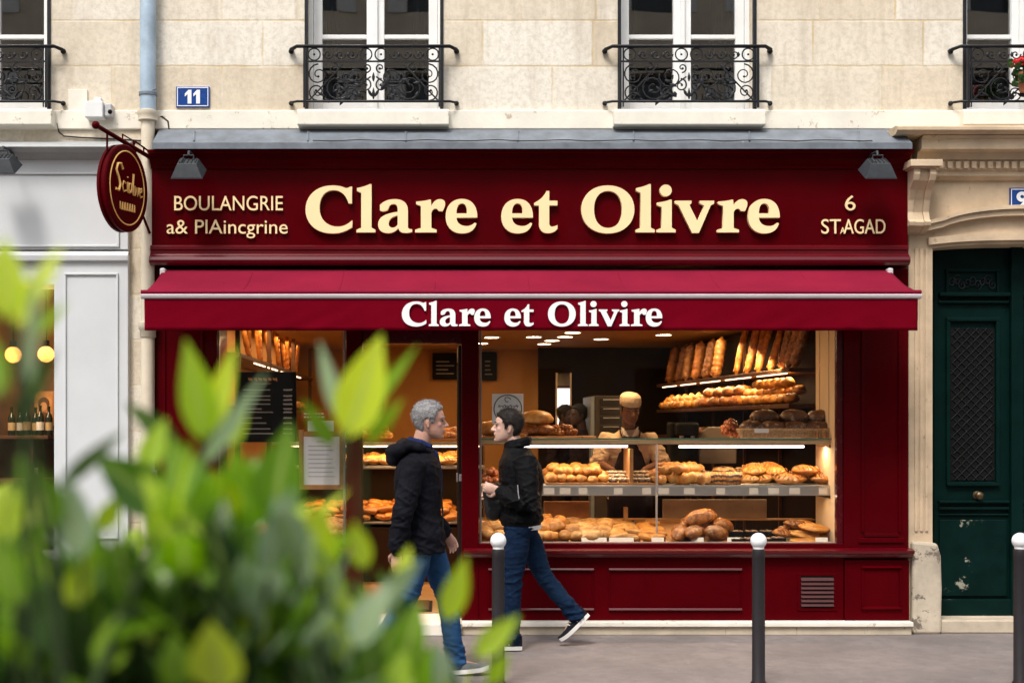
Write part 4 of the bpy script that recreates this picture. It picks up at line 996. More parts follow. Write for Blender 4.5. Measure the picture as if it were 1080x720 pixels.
put('seat', MB().box(-.19,.19,.0,.38,zt-.50,zt-.45), M['wood'], t, bevel=.015)
for sx in (-1,1):
    for yy in (.02,.36): put('leg', MB().tube([(sx*.17,yy,zt-.5),(sx*.19,yy,0)], .014, 8), M['iron'], t, smooth=True)
# recessed ceiling spots
sp0 = None
for i, (px, py, w_) in enumerate(((518.6,354.6,1),(563,354.2,1),(596,354,1),(582,358,1),(574,361.6,1),(634,356.5,1),(604,349.5,1),(507.5,361,1),(455,352,1),(700,352,1))):
    d = .99*F/(HY-py); y = d-10; x = (px-CX)*d/F
    if sp0 is None:
        sp0 = thing('recessed_spotlight', 'glowing round spotlight recessed in the bakery ceiling', 'ceiling spotlight', (x, y, CE), group='recessed spotlights in the bakery ceiling')
        put('diffuser', MB().lathe([(.001,-.012),(.085,-.012),(.085,-.004)], n=20), M['spot'], sp0)
        put('trim_ring', MB().lathe([(.086,-.001),(.086,-.016),(.10,-.014),(.104,-.001)], n=20), M['steel'], sp0)
    else: dup(sp0, (x, y, CE))
for (x, y, e) in ((.3,2.6,10),(1.45,.95,17),(-.9,4.2,11),(.3,5.6,6),(-1.0,1.6,8),(2.3,4.4,4)): area('ceiling_spot_and_fill', (x, y, CE-.03), .3, .3, e, (1,.62,.30))  # the one above the baker is an added fill without a fixture

# ---------------------------------------------------------------- breads
def crust(name, dark, mid, light, sc=14, flour=None, bump=.3, stripes=None, rough=.45):
    t = NT(name); t.b.inputs['Roughness'].default_value = rough; t.b.inputs['Coat Weight'].default_value = .1
    oi = t.n('ShaderNodeObjectInfo'); v0 = t.coord()
    va_ = t.n('ShaderNodeVectorMath', operation='ADD'); t.l(v0, va_.inputs[0])
    cmb = t.n('ShaderNodeMath', operation='MULTIPLY'); cmb.inputs[1].default_value = 37.0; t.l(oi.outputs['Random'], cmb.inputs[0]); t.l(cmb.outputs[0], va_.inputs[1])
    v = va_.outputs[0]
    f = t.noise(v, sc, 5, .6)
    col = t.ramp(f, [(.28, dark), (.5, mid), (.72, light)])
    hv = t.n('ShaderNodeHueSaturation'); mr = t.n('ShaderNodeMapRange'); mr.inputs['To Min'].default_value = .72; mr.inputs['To Max'].default_value = 1.18
    t.l(oi.outputs['Random'], mr.inputs['Value']); t.l(mr.outputs[0], hv.inputs['Value']); t.l(col, hv.inputs['Color']); col = hv.outputs[0]
    if stripes:
        wv = t.n('ShaderNodeTexWave'); wv.bands_direction = 'X'; wv.inputs['Scale'].default_value = stripes[0]; wv.inputs['Distortion'].default_value = 2.5; t.l(v0, wv.inputs['Vector'])
        col = t.mix(t.ramp(wv.outputs['Fac'], [(.45, (0,0,0)), (.6, (1,1,1))]), col, stripes[1])
    if flour:
        col = t.mix(t.ramp(t.noise(v, sc*1.6, 6, .7), [(flour[1], (0,0,0)), (flour[1]+.14, (1,1,1))]), col, flour[0])
    t.col(col); t.bump(t.noise(v, sc*5, 4, .6), bump, .006)
    return t.m
C_GOLD = crust('golden_crust', (.30,.085,.010), (.52,.205,.028), (.66,.36,.085), 13)
C_DEEP = crust('deep_golden_crust', (.20,.05,.007), (.40,.13,.015), (.56,.25,.05), 16)
C_BROWN = crust('brown_crust', (.07,.018,.003), (.27,.080,.010), (.50,.20,.04), 26, flour=((.62,.38,.15), .56))
C_DARK = crust('dark_floury_crust', (.05,.021,.010), (.12,.052,.022), (.22,.11,.055), 14, flour=((.56,.45,.34), .53))
C_BAG = crust('baguette_crust', (.17,.045,.007), (.40,.145,.022), (.60,.30,.075), 22, flour=((.66,.44,.2), .64))
C_PALE = crust('pale_crust', (.33,.115,.016), (.54,.26,.062), (.70,.45,.17), 18)
C_CHOC = crust('chocolate_swirl', (.40,.15,.035), (.55,.25,.06), (.62,.34,.12), 14, stripes=(7.5, (.05,.016,.009)))
C_CAKE = crust('dark_cake', (.03,.010,.006), (.06,.020,.010), (.10,.035,.016), 30)
C_CREAM = crust('almond_cream', (.60,.40,.20), (.75,.60,.40), (.82,.72,.55), 40)
C_FIG = crust('glazed_dark_filling', (.03,.012,.008), (.10,.04,.015), (.45,.26,.09), 45, rough=.3)
C_BERRY = crust('berry_glaze', (.16,.012,.008), (.42,.10,.02), (.62,.26,.05), 30, rough=.25)
def nz(v, s, k=0): return noise.noise(Vector((v.x*s+k, v.y*s+k*1.7, v.z*s)))
def bun_mesh(r=.05, k=1):
    return MB().ball((0,0,r*.62), (r,r*.92,r*.72), 18, 11, lambda v: 1+.20*nz(v,1.5,k)+.06*nz(v,5,k)+.05*math.sin(math.atan2(v.y,v.x)*3+k*2)*max(0,v.z)-(.16 if v.z<-.6 else 0)).mesh('bun')
def croissant_mesh(k=1):
    m = MB(); pts = []; rr = []; N = 30
    for i in range(N+1):
        t = i/N; a = R(200)*(t-.5); pts.append((.062*math.sin(a), .048*(1-math.cos(a)), .030))
        b = math.sin(math.pi*min(1,max(0,t)))**.8; rr.append(.006+.030*b*(1+.16*math.sin(t*9*math.pi)))
    return m.limb(pts, rr, 12).mesh('croissant')
def baguette_mesh(L=.55, r=.033, k=1, slash=6):
    m = MB(); pts = []; rr = []; N = 44
    for i in range(N+1):
        t = i/N; pts.append((.006*math.sin(t*5+k), .006*math.cos(t*4+k), L*t))
        e = min(1, math.sin(math.pi*(.04+.92*t))*2.6)
        rr.append(r*e*(1+.045*math.sin(t*slash*2*math.pi+k)+.03*math.sin(t*17+k*3)))
    m.limb(pts, rr, 12)
    # diagonal scoring
    for j in range(slash):
        t = (j+.6)/(slash+.3); z = L*t
        m.tube([(-r*.75, -r*.62, z-.028), (-r*.1, -r*1.02, z), (r*.6, -r*.75, z+.03)], [.003,.006,.003], 6)
        m.tube([(-r*1.0, -r*.1, z-.028), (-r*.85, r*.55, z)], [.005,.003], 6)
    return m.mesh('baguette')
def loaf_mesh(a=.11, b=.07, c=.055, k=1):
    def fn(v):
        s = 1+.06*nz(v,1.5,k)+.03*nz(v,6,k)
        s += .05*math.sin(v.x*9+v.y*6+k)*max(0,v.z)
        if v.z > .2: s -= .15*math.exp(-(((v.y+.25*v.x)*5)**2))
        return s*(1 if v.z > -.5 else .86)
    return MB().ball((0,0,c*.8), (a,b,c), 22, 13, fn).mesh('loaf')
def turnover_mesh(k=1):
    def fn(v):
        q = 1+.12*nz(v,2,k)+.05*nz(v,7,k); return Vector((v.x*q, (v.y if v.y < 0 else v.y*.25)*q, v.z*(1-.35*abs(v.x))*q))
    m = MB().ball((0,.03,.026), (.085,.085,.034), 20, 11, fn)
    for i in range(5): m.tube([(-.05+.025*i, .02, .05), (-.055+.028*i, -.02, .056), (-.06+.03*i, -.045, .04)], [.003,.006,.003], 6)
    return m.mesh('turnover')
def flat_mesh(k=1, r=.13):
    m = MB().ball((0,0,.018), (r,r*.9,.024), 26, 9, lambda v: 1+.09*nz(v,3,k)+.05*math.sin(math.atan2(v.y,v.x)*11+k)*(1-abs(v.z)))
    m.ball((0,0,.034), (r*.62,r*.55,.018), 18, 7, lambda v: 1+.2*nz(v,4,k)); return m.mesh('flat_bread')
def slice_mesh(k=1):
    return MB().ball((0,0,.022), (.075,.05,.026), 18, 9, lambda v: Vector((math.copysign(abs(v.x)**.45,v.x), math.copysign(abs(v.y)**.45,v.y), v.z*(1+.3*nz(v,5,k))))*.95).mesh('pastry_slice')
def jag_mesh(k=1):   # knobbly cluster pastry
    m = MB()
    for i in range(7):
        a = i*2*math.pi/6; c = (.03*math.cos(a), .03*math.sin(a), .025) if i < 6 else (0,0,.042)
        m.ball(c, .024, 9, 6, lambda v: 1+.3*nz(v,3,k+i))
    return m.mesh('knotted_pastry')
PRO = {
 'bun': [bun_mesh(.052,i*3.1) for i in range(4)], 'roll': [loaf_mesh(.075,.048,.04,i*2.7+1) for i in range(4)], 'croissant': [croissant_mesh()],
 'baguette': [baguette_mesh(.56,.031,i*1.3,6+i%2) for i in range(4)], 'wide': [baguette_mesh(.46,.058,i*1.9+.4,7) for i in range(3)],
 'loaf': [loaf_mesh(.135,.070,.060,i*3+2) for i in range(4)], 'boule': [loaf_mesh(.115,.10,.068,i*4+3) for i in range(3)],
 'turnover': [turnover_mesh(i*2.2) for i in range(3)], 'flat': [flat_mesh(i*2.9) for i in range(3)], 'slice': [slice_mesh(i*2.3) for i in range(3)], 'jag': [jag_mesh(i*2.1) for i in range(3)],
}
for k_, L_ in PRO.items():
    for me in L_: me.polygons.foreach_set('use_smooth', [True]*len(me.polygons))
MESHM = {}
def bread(kind, m, name, label, cat, group, loc, rot=(0,0,0), s=1.0):
    me = random.choice(PRO[kind]); key = (me.name, m.name)
    if key not in MESHM:
        me2 = me.copy(); me2.materials.clear(); me2.materials.append(m); MESHM[key] = me2
    o = bpy.data.objects.new(name, MESHM[key]); COL.objects.link(o); o.location = loc; o.rotation_euler = rot
    o.scale = s if isinstance(s, tuple) else (s,)*3
    return tag(o, label, cat, group)
def heap(kind, m, name, label, cat, group, px0, px1, y0, z0, nx, ny, dy=.095, tilt=0.0, s=1.0, rr=.5, layers=1, yaw=None, jit=.027):
    """rows of one kind of bread on a shelf, between two photo columns measured at the front row"""
    x0, x1 = X(px0, y0), X(px1, y0)
    for L in range(layers):
        n_x = nx - L
        for j in range(max(1, ny-L)):
            for i in range(n_x):
                x = x0 + (x1-x0)*((i+.5+L*.5)/nx) + random.uniform(-jit, jit)
                y = y0 + dy*(j+.5+L*.4) + random.uniform(-jit, jit)
                a = (yaw if yaw is not None else random.uniform(-.5,.5)) + random.uniform(-rr, rr)*.5
                bread(kind, m, name, label, cat, group, (x, y, z0 + math.tan(tilt)*(y-y0) + L*.048*s + random.uniform(0,.006)), (tilt+random.uniform(-.25,.25), random.uniform(-.25,.25), a), s*random.uniform(.86,1.16))
trayp = None
def tray(px0, px1, y0, y1, z0, tilt, label, m=None, name='tray'):
    t = MB(); x0, x1 = X(px0,y0), X(px1,y0); L = (y1-y0)/math.cos(tilt)
    t.box(x0, x1, 0, L, -.012, -.002).box(x0, x1, -.012, -.001, -.012, .014).box(x0, x1, L+.001, L+.012, -.012, .02).box(x0-.01, x0-.001, -.012, L, -.012, .016).box(x1+.001, x1+.01, -.012, L, -.012, .016)
    o = put(name, t, m or M['wood_light'], bevel=.002); o.location = (0, y0, z0); o.rotation_euler = (tilt, 0, 0)
    return tag(o, label, 'tray')

# ---------------------------------------------------------------- window counter
ct = thing('display_counter', 'long glass topped display counter in the big bakery window', 'display counter')
cx0, cx1 = X(507.5,.2), X(881,.25)
ZD, ZM, ZTp = .672, Z(512,.24), Z(463.5,.24)
put('deck', MB().box(cx0, cx1, .08, .86, ZD-.03, ZD), M['steel'], ct, bevel=.003)
put('base_cabinet', MB().box(cx0, cx1, .11, .86, .1, ZD-.031), M['dark_case'], ct)
put('middle_shelf', MB().box(cx0, cx1-.02, .245, .66, ZM-.014, ZM), M['steel'], ct, bevel=.002)
ra = MB().box(cx0, cx1-.02, .225, .243, ZM-.078, ZM+.004); put('price_rail', ra, M['steel'], ct, bevel=.003)
put('glass_top', MB().box(cx0, cx1, .2, .84, ZTp, ZTp+.012), M['cab_glass'], ct)
put('glass_edge', MB().box(cx0, cx1, .192, .199, ZTp-.001, ZTp+.013), M['glass_edge'], ct)
put('top_rail', MB().box(cx0, cx1, .20, .235, ZTp-.035, ZTp-.002), simple('cream_rail', (.50,.37,.22), .45), ct, bevel=.004)
for (a, b, c) in ((536, 662, 470.5), (716, 848, 470.8)):
    put('light_tube', MB().tube([(X(a,.26), .262, Z(c,.26)), (X(b,.26), .262, Z(c,.26))], .009, 10), M['tube_light'], ct, smooth=True)
up = MB()
for q in (692.5,): up.tube([(X(q,.215), .215, ZD), (X(q,.215), .215, ZTp)], .008, 8)
put('glass_support', up, M['alu'], ct, smooth=True)
put('divider', MB().box(X(663,.3), X(667,.3), .25, .60, ZM+.002, Z(473,.3)).box(X(663,.3), X(667,.3), .55, .60, ZD, Z(535,.5)), M['wood_light'], ct, bevel=.003)
put('rear_shelf', MB().box(X(576,.8), cx1-.02, .74, .86, Z(547,.75)-.012, Z(547,.75)).box(X(574,.8), X(622,.8), .82, .86, Z(547,.75)+.002, Z(529,.75)), M['wood_light'], ct, bevel=.003)
put('rear_shelf', MB().box(X(700,.8), X(810,.8), .84, .865, Z(547,.75)-.0, Z(527,.75)), simple('pale_drawer_front', (.45,.34,.22), .6), ct, bevel=.003)
put('bracket', MB().box(cx1-.05, cx1-.02, .2, .26, ZTp-.07, ZTp-.036).box(cx1-.06, cx1-.021, .215, .60, ZM-.10, ZM-.079), M['dark_case'], ct, bevel=.004)
put('back_strip', MB().box(cx0, cx1-.02, .845, .86, ZTp-.05, ZTp), M['dark_case'], ct)
for a, b in ((536,662),(716,848)): area('counter_tube_light', ((X(a,.27)+X(b,.27))/2, .29, ZTp-.055), X(b,.27)-X(a,.27), .03, 3.3, (1,.78,.55), (R(-14),0,0))
area('counter_tube_light', ((cx0+cx1)/2, .30, ZM-.085), 2.6, .03, 3.7, (1,.70,.40), (R(-14),0,0))
area('counter_end_lamp', (cx1-.1, .34, ZTp-.06), .1, .05, 1.1, (1,.70,.38))
# price cards: parts of the counter
tg0 = None
def card(px, z, y, w_=.062, h_=.034, tilt=-.25):
    o = put('price_card', MB().box(-w_/2, w_/2, -.001, .001, 0, h_).box(-w_*.3, w_*.25, -.0022, -.0012, h_*.45, h_*.58), M['tag'], ct); o.location = (X(px,y), y, z); o.rotation_euler = (tilt, 0, 0)
for q in (579, 596, 615, 652, 682, 700, 727, 760, 795, 816, 838, 868): card(q, ZM-.066, .222, .07 if q in (615,652,682,760,795,868) else .085, .05, 0)
for q in (620, 633.5, 649, 662, 694, 736, 774, 867): card(q, ZD+.004, .085, .098, .062)

G = 'on the middle shelf of the window counter'
heap('jag', C_BERRY, 'glazed_pastry', 'dark red glazed pastry on the middle shelf left of the younger man', 'pastry', 'glazed pastries left of the younger man', 507, 527, .27, ZM+.002, 2, 2, .10, .25, 1.0, layers=2)
heap('bun', C_GOLD, 'brioche_bun', 'golden brioche bun on the middle shelf right behind the younger man', 'bun', 'brioche buns on the middle shelf', 578, 641, .27, ZM+.012, 6, 3, .095, .22, 1.0, layers=2)
tray(577, 641, .25, .6, ZM+.012, .2, 'light wooden tray of brioche buns on the middle shelf')
tray(642, 692, .25, .6, ZM+.012, .2, 'light wooden tray of dark cakes in front of the baker')
for j in range(3):
    for i in range(5):
        x = X(647+i*10, .3)+random.uniform(-.006,.006); y = .30+j*.10
        t = thing('cream_cake', 'dark cake topped with pale almond cream in front of the baker', 'cake', (x, y, ZM+.014+j*.024), random.uniform(-.3,.3), 'cream topped cakes in front of the baker')
        if i == 0 and j == 0:
            cm = MB().ball((0,0,.018), (.036,.034,.02), 14, 8, lambda v: Vector((math.copysign(abs(v.x)**.7,v.x), math.copysign(abs(v.y)**.7,v.y), v.z)))
            cm = cm.mesh('cake'); km = MB()
            for q in range(9): km.ball((random.uniform(-.026,.026), random.uniform(-.030,.022), .038), (.018,.016,.012), 8, 5)
            km = km.mesh('cream')
        put('cake', cm, C_CAKE, t, smooth=True); put('cream', km, C_CREAM, t, smooth=True)
heap('croissant', C_GOLD, 'croissant', 'plump golden croissant on the middle shelf right of the baker', 'croissant', 'croissants on the middle shelf', 693, 748, .27, ZM+.004, 4, 3, .10, .2, 1.25, layers=2, yaw=.3, rr=1.8)
for q, yy, zz, a in ((752,.34,0,.25),(772,.36,0,.15),(765,.48,.03,.3)): bread('wide', C_CHOC, 'swirl_loaf', 'chocolate striped loaf between the croissants and the turnovers', 'loaf', 'chocolate striped loaves on the middle shelf', (X(q,yy)-.10, yy, ZM+.055+zz), (0, R(90), a), (1.0,1.0,.42))
heap('turnover', C_GOLD, 'turnover', 'big golden turnover at the right of the middle shelf', 'turnover', 'turnovers on the middle shelf', 783, 838, .29, ZM+.004, 3, 3, .10, .22, 1.15, layers=2)
heap('turnover', C_DEEP, 'turnover', 'deep golden turnover beside the cream wall on the middle shelf', 'turnover', 'turnovers beside the cream wall', 838, 874, .29, ZM+.004, 2, 3, .10, .22, 1.1, layers=2)
# lower deck: tilted wooden trays
TL = .24
tray(508, 533, .10, .6, ZD+.016, TL, 'wooden tray of flat pastries left of the younger man'); tray(553, 600, .10, .6, ZD+.016, TL, 'wooden tray of round buns behind the younger man')
tray(602, 645, .10, .6, ZD+.016, TL, 'wooden tray of pale buns right of the younger man'); tray(648, 676, .10, .6, ZD+.016, TL, 'wooden tray of cheese slices on the lower deck'); tray(679, 703, .10, .6, ZD+.016, TL, 'wooden tray of orange pastry slices on the lower deck')
tray(706, 770, .10, .6, ZD+.016, TL, 'wooden tray of brown loaves on the lower deck')
heap('roll', C_PALE, 'bread_roll', 'pale bread roll on the lower deck left of the younger man', 'bread roll', 'pale rolls left of the younger man', 509, 532, .11, ZD+.03, 2, 3, .12, TL, 1.1)
heap('bun', C_GOLD, 'round_bun', 'round golden bun on the lower deck behind the younger man', 'bun', 'round buns behind the younger man', 562, 600, .12, ZD+.025, 4, 4, .10, TL, 1.05, layers=2)
heap('roll', C_PALE, 'pale_bun', 'pale golden bun on the lower deck in the tray left of the cheese slices', 'bun', 'pale buns on the lower deck', 603, 645, .12, ZD+.025, 4, 4, .10, TL, 1.1)
heap('slice', C_PALE, 'cheese_slice', 'pale cheese pastry slice on the lower deck below the dark cakes', 'pastry slice', 'cheese slices on the lower deck', 649, 676, .12, ZD+.022, 2, 4, .11, TL, 1.0, yaw=0, rr=.2)
heap('slice', C_GOLD, 'pastry_slice', 'orange pastry slice on the lower deck left of the brown loaves', 'pastry slice', 'orange pastry slices on the lower deck', 680, 703, .12, ZD+.022, 2, 4, .11, TL, .95, yaw=0, rr=.2)
for i, (q, yy, zz, a) in enumerate(((715,.22,.02,1.2),(731,.20,.02,1.0),(753,.18,.02,.9),(724,.40,.07,1.1),(742,.40,.08,.8),(760,.36,.06,1.0),(738,.32,.135,.5))):
    bread('loaf', C_BROWN, 'brown_loaf', 'speckled brown loaf piled on the lower deck near the middle bollard' , 'loaf', 'brown loaves on the lower deck', (X(q,yy), yy, ZD+.02+zz), (.35, .15*(i%3-1), a), (1.22,1.0,1.12))
for i, (q, yy) in enumerate(((776,.16),(791,.16),(806,.16),(820,.18),(776,.36),(792,.36),(808,.36))):
    t = thing('boxed_tart', 'dark tart in a small black box on the lower deck by the flat breads', 'tart', (X(q,yy), yy, ZD+.004+(yy-.16)*.2), random.uniform(-.1,.1), 'boxed dark tarts on the lower deck')
    if i == 0:
        bx = MB().box(-.055,.055,-.07,.07,0,.006).box(-.055,.055,-.07,-.066,.006,.05).box(-.055,.055,.066,.07,.006,.05).box(-.055,-.051,-.066,.066,.006,.05).box(.051,.055,-.066,.066,.006,.05).mesh('box')
        fi = MB()
        for k_ in range(22): fi.ball((random.uniform(-.042,.042), random.uniform(-.055,.055), .045), (.016,.014,.012), 7, 5)
        fi = fi.mesh('filling')
    put('box', bx, M['black'], t); put('filling', fi, C_FIG, t, smooth=True)
for i, (q, yy, zz, a, k_) in enumerate(((853,.22,.0,.1,1.15),(848,.30,.045,.7,1.05),(858,.26,.10,.3,1.0),(836,.40,.05,.9,.95),(846,.42,.12,.2,.9),(862,.44,.06,.2,.95))):
    bread('flat', C_PALE if i % 2 else C_GOLD, 'flat_bread', 'large round flat bread stacked at the right end of the lower deck', 'flat bread', 'flat breads at the right end of the lower deck', (X(q,yy), yy, ZD+.01+zz), (.16, .05*(i%3-1), a), k_)
for q, yy, zz in ((826,.30,.03),(832,.42,.05),(838,.34,.10)): bread('turnover', C_BROWN, 'filled_bread', 'brown filled bread tucked between the boxed tarts and the flat breads', 'bread', 'filled breads beside the flat breads', (X(q,yy), yy, ZD+.02+zz), (.2,.1,.4), 1.1)
# on the glass top
def serve(px0, px1, z, label):
    o = put('serving_board', MB().box(X(px0,.35), X(px1,.35), .30, .66, z, z+.016), M['wood_light'], bevel=.004); return tag(o, label, 'serving board')
zt_ = ZTp+.0125
serve(509, 541, zt_, 'wooden serving board of floury loaves left of the younger man'); serve(556, 612, zt_, 'wooden serving board of loaves behind the younger man'); serve(614, 628, zt_, 'short wooden serving board at the end of the loaves')
for q, yy, zz, a in ((517,.42,0,.2),(533,.5,0,.6)): bread('boule', C_PALE, 'round_loaf', 'pale floury loaf on the counter top left of the younger man', 'loaf', 'floury loaves left of the younger man', (X(q,yy), yy, zt_+.017+zz), (0,0,a), (1.15,1.1,1.0))
bread('boule', C_PALE, 'round_loaf', 'large pale loaf topmost behind the head of the younger man', 'loaf', None, (X(566,.44), .46, zt_+.095), (0,0,.3), (1.25,1.1,1.1))
for q in (561, 573): bread('boule', C_BROWN, 'round_loaf', 'brown loaf under the large pale loaf on the counter top', 'loaf', 'brown loaves under the large pale loaf', (X(q,.42), .42, zt_+.017), (0,0,.2), (.95,1,.8))
heap('jag', C_DEEP, 'small_pastry', 'small golden pastry on the counter top right of the stacked loaves', 'pastry', 'small pastries on the counter top', 580, 608, .36, zt_+.018, 4, 2, .11, 0, .85, layers=2)
bk = thing('bread_basket', 'shallow pale wicker basket of floury loaves at the right of the counter top', 'basket', (0,0,0))
b = MB(); x0, x1, y0, y1 = X(782,.3), X(880,.3), .27, .70
for L in range(6):
    z = zt_+.006+L*.011; o_ = .004*L
    b.tube([(x0-o_,y0-o_,z),(x1+o_,y0-o_,z),(x1+o_,y1+o_,z),(x0-o_,y1+o_,z)], .0075, 6, closed=True)
nst = 34
for i in range(nst+1):
    x = x0+(x1-x0)*i/nst; b.tube([(x,y0-.006,zt_+.002),(x,y0-.03,zt_+.066)], .004, 5)
put('weave', b, M['wicker'], bk, smooth=True); put('base', MB().box(x0,x1,y0,y1,zt_+.001,zt_+.008), M['wicker'], bk)
put('rim', MB().tube([(x0-.02,y0-.026,zt_+.07),(x1+.02,y0-.026,zt_+.07),(x1+.02,y1+.026,zt_+.07),(x0-.02,y1+.026,zt_+.07)], .009, 8, closed=True), M['wicker'], bk, smooth=True)
put('price_card', MB().box(X(795,.25), X(810,.25), y0-.046, y0-.044, zt_+.042, zt_+.075), M['paper'], bk)
for i, (q, yy, zz) in enumerate(((794,.36,.03),(815,.36,.03),(838,.36,.03),(862,.36,.03),(800,.52,.05),(826,.50,.05),(850,.5,.05),(806,.44,.12),(837,.44,.12),(866,.44,.12))):
    bread('boule', C_DARK, 'dark_loaf', 'dark flour dusted loaf in the shallow wicker basket', 'loaf', 'dark floury loaves in the wicker basket', (X(q,yy), yy, zt_+zz), (.1,0,random.uniform(-.4,.4)), (1.05,.9,.95))
heap('jag', C_BERRY, 'orange_pastry', 'orange knobbly pastry on the counter top left of the wicker basket', 'pastry', 'orange pastries left of the wicker basket', 768, 781, .36, zt_+.002, 2, 3, .1, .2, 1.0, layers=2)

# ---------------------------------------------------------------- right wall shelves
rs = thing('bread_shelf', 'dark wooden wall shelves of baguettes and rolls at the right of the shop', 'shelf')
NA, FB = Vector((3.0,1.2,0)), Vector((2.62,5.7,0)); dv = (FB-NA).normalized(); pv = Vector((dv.y,-dv.x,0))
def sp(t, off=0, z=0): return NA.lerp(FB, t) + pv*off + Vector((0,0,z))
def shelf(z, nm, th=.035, w_=.36, t0=-.0, t1=1.03):
    m = MB(); a, b = sp(t0), sp(t1); c, d = sp(t1, w_), sp(t0, w_)
    q = [a, b, c, d]; m.add([(p.x,p.y,z-th) for p in q]+[(p.x,p.y,z) for p in q], [(0,1,2,3),(7,6,5,4),(0,4,5,1),(1,5,6,2),(2,6,7,3),(3,7,4,0)])
    return put(nm, m, M['wood'], rs, bevel=.003)
Z1, Z2, Z3 = 2.12, 1.806, 1.50
shelf(Z1, 'shelf_board'); shelf(Z2, 'shelf_board'); shelf(Z3, 'shelf_board')
for t in (.0, .26, .5, .75, 1.0):
    a, b = sp(t, .33), sp(t+.008, .36); put('upright', MB().box(a.x, b.x, a.y, b.y, .1, 2.6), M['wood'], rs)
put('back_panel', MB().quad(tuple(sp(-.02,.37,.1)), tuple(sp(1.05,.37,.1)), tuple(sp(1.05,.37,2.6)), tuple(sp(-.02,.37,2.6))), M['wall_dark'], rs)
for a, b in ((.02,.20),(.24,.42),(.46,.62),(.66,.80),(.84,.98)):
    p, q = sp(a,.02,Z1-.043), sp(b,.02,Z1-.043); put('led_strip', MB().tube([p,q], .005, 6), M['led'], rs)
p = sp(.5,.1); ang = math.atan2(dv.y, dv.x)
area('shelf_led_and_fill', (p.x, p.y, Z1-.06), 4.2, .06, 15, (1,.66,.32), (0,0,ang)); area('shelf_led_and_fill', (p.x-.10, p.y, 2.56), 4.2, .06, 46, (1,.66,.32), (0,R(-12),ang))  # second one, near the ceiling, is a fill added for the top baguettes
for i in range(11):
    t = .02+.38*i/10; p = sp(t, .10+.05*(i%2), Z1+.01); w_ = i > 8
    bread('baguette', C_BAG, 'baguette', 'upright baguette leaning on the top wall shelf near the cream wall', 'baguette', 'baguettes on the near end of the top wall shelf', p, (random.uniform(-.08,.08), R(15)+random.uniform(-.09,.09), random.uniform(0,6.28)*0+ang-1.57+random.uniform(-.3,.3)), random.uniform(.92,1.08))
for i in range(3):
    p = sp(.0+.035*i, .05, Z1+.015); bread('wide', C_BROWN, 'large_baguette', 'broad dark scored loaf in front of the baguettes by the cream wall', 'loaf', 'broad loaves at the near end of the top wall shelf', p, (0, R(24), -1.2), (.8,.8,.98))
for i in range(6):
    t = .56+.42*i/5; p = sp(t, .10, Z1+.01)
    bread('wide', (C_BAG, C_BROWN, C_DEEP)[i%3], 'scored_loaf', 'broad scored loaf standing at the far end of the top wall shelf', 'loaf', 'scored loaves at the far end of the top wall shelf', p, (random.uniform(-.06,.06), R(13)+random.uniform(-.07,.07), ang-1.57+random.uniform(-.4,.4)), (1,1,random.uniform(.88,1)))
for i in range(16):
    t = .02+.30*(i%8)/7; L = i//8; p = sp(t+.02*L, .06+.1*L, Z2+.004+.075*L)
    bread('bun', C_GOLD if i % 3 else C_DEEP, 'bread_roll', 'golden roll heaped on the lower wall shelf above the wicker basket', 'bread roll', 'golden rolls on the lower wall shelf', p, (0,0,random.uniform(0,3)), 1.35)
for i in range(6): bread('bun', C_GOLD, 'bread_roll', 'golden roll heaped on the lower wall shelf above the wicker basket', 'bread roll', 'golden rolls on the lower wall shelf', sp(.05+.035*i, .08, Z2+.15), (0,0,random.uniform(0,3)), 1.3)
for i in range(8):
    t = .38+.24*(i%4)/3; L = i//4
    bread('boule', C_BROWN, 'brown_boule', 'brown round loaf midway along the lower wall shelf', 'loaf', 'brown round loaves on the lower wall shelf', sp(t, .1+.05*L, Z2+.004+.1*L), (0,0,random.uniform(0,3)), .95)
for i in range(12):
    t = .66+.32*(i%6)/5; L = i//6
    bread('jag', C_GOLD if i%2 else C_PALE, 'sugared_pastry', 'pale sugared pastry at the far end of the lower wall shelf', 'pastry', 'sugared pastries on the lower wall shelf', sp(t, .06+.08*L, Z2+.006+.06*L), (0,0,random.uniform(0,3)), 1.7)
for i in range(7): bread('roll', C_BROWN, 'dark_roll', 'dark roll on the lowest wall shelf behind the wicker basket', 'bread roll', 'dark rolls on the lowest wall shelf', sp(.1+.09*i, .08, Z3+.006), (0,0,random.uniform(0,3)), 1.3)

# ---------------------------------------------------------------- left wall rack
lr = thing('baguette_rack', 'wooden wall rack of baguettes above the chalkboard', 'rack')
for z_ in (2.225, 1.785): put('shelf_board', MB().box(-2.04, -1.72, .6, 6.6, z_-.035, z_), M['wood'], lr, bevel=.003)
for yy in (.7, 2.6, 4.6, 6.4): put('upright', MB().box(-1.76, -1.72, yy, yy+.04, .1, 2.6), M['wood'], lr)
for yy in (1.6, 2.5, 3.5, 4.6): put('led_strip', MB().tube([(-1.735,yy,2.18),(-1.735,yy+.7,2.18)], .006, 6), M['led'], lr)
area('rack_led_light', (-1.8, 3.4, 2.56), .06, 4.4, 16, (1,.62,.28)); area('rack_led_light', (-1.8, 3.4, 2.16), .06, 4.4, 8, (1,.62,.28))
for i in range(12):
    bread('baguette', C_DEEP, 'rack_baguette', 'baguette leaning on the wall rack above the chalkboard', 'baguette', 'baguettes on the wall rack above the chalkboard', (-1.80-.05*(i%2), 1.7+.36*i, 2.23), (random.uniform(-.1,.1), R(-20)+random.uniform(-.1,.1), 1.57+random.uniform(-.3,.3)), random.uniform(.72,.84))
for i in range(10):
    bread('loaf', C_BROWN, 'rack_loaf', 'brown loaf on the lower board of the wall rack', 'loaf', 'brown loaves on the wall rack', (-1.84, 2.0+.42*i, 1.79), (0,0,random.uniform(-.4,.4)), 1.1)

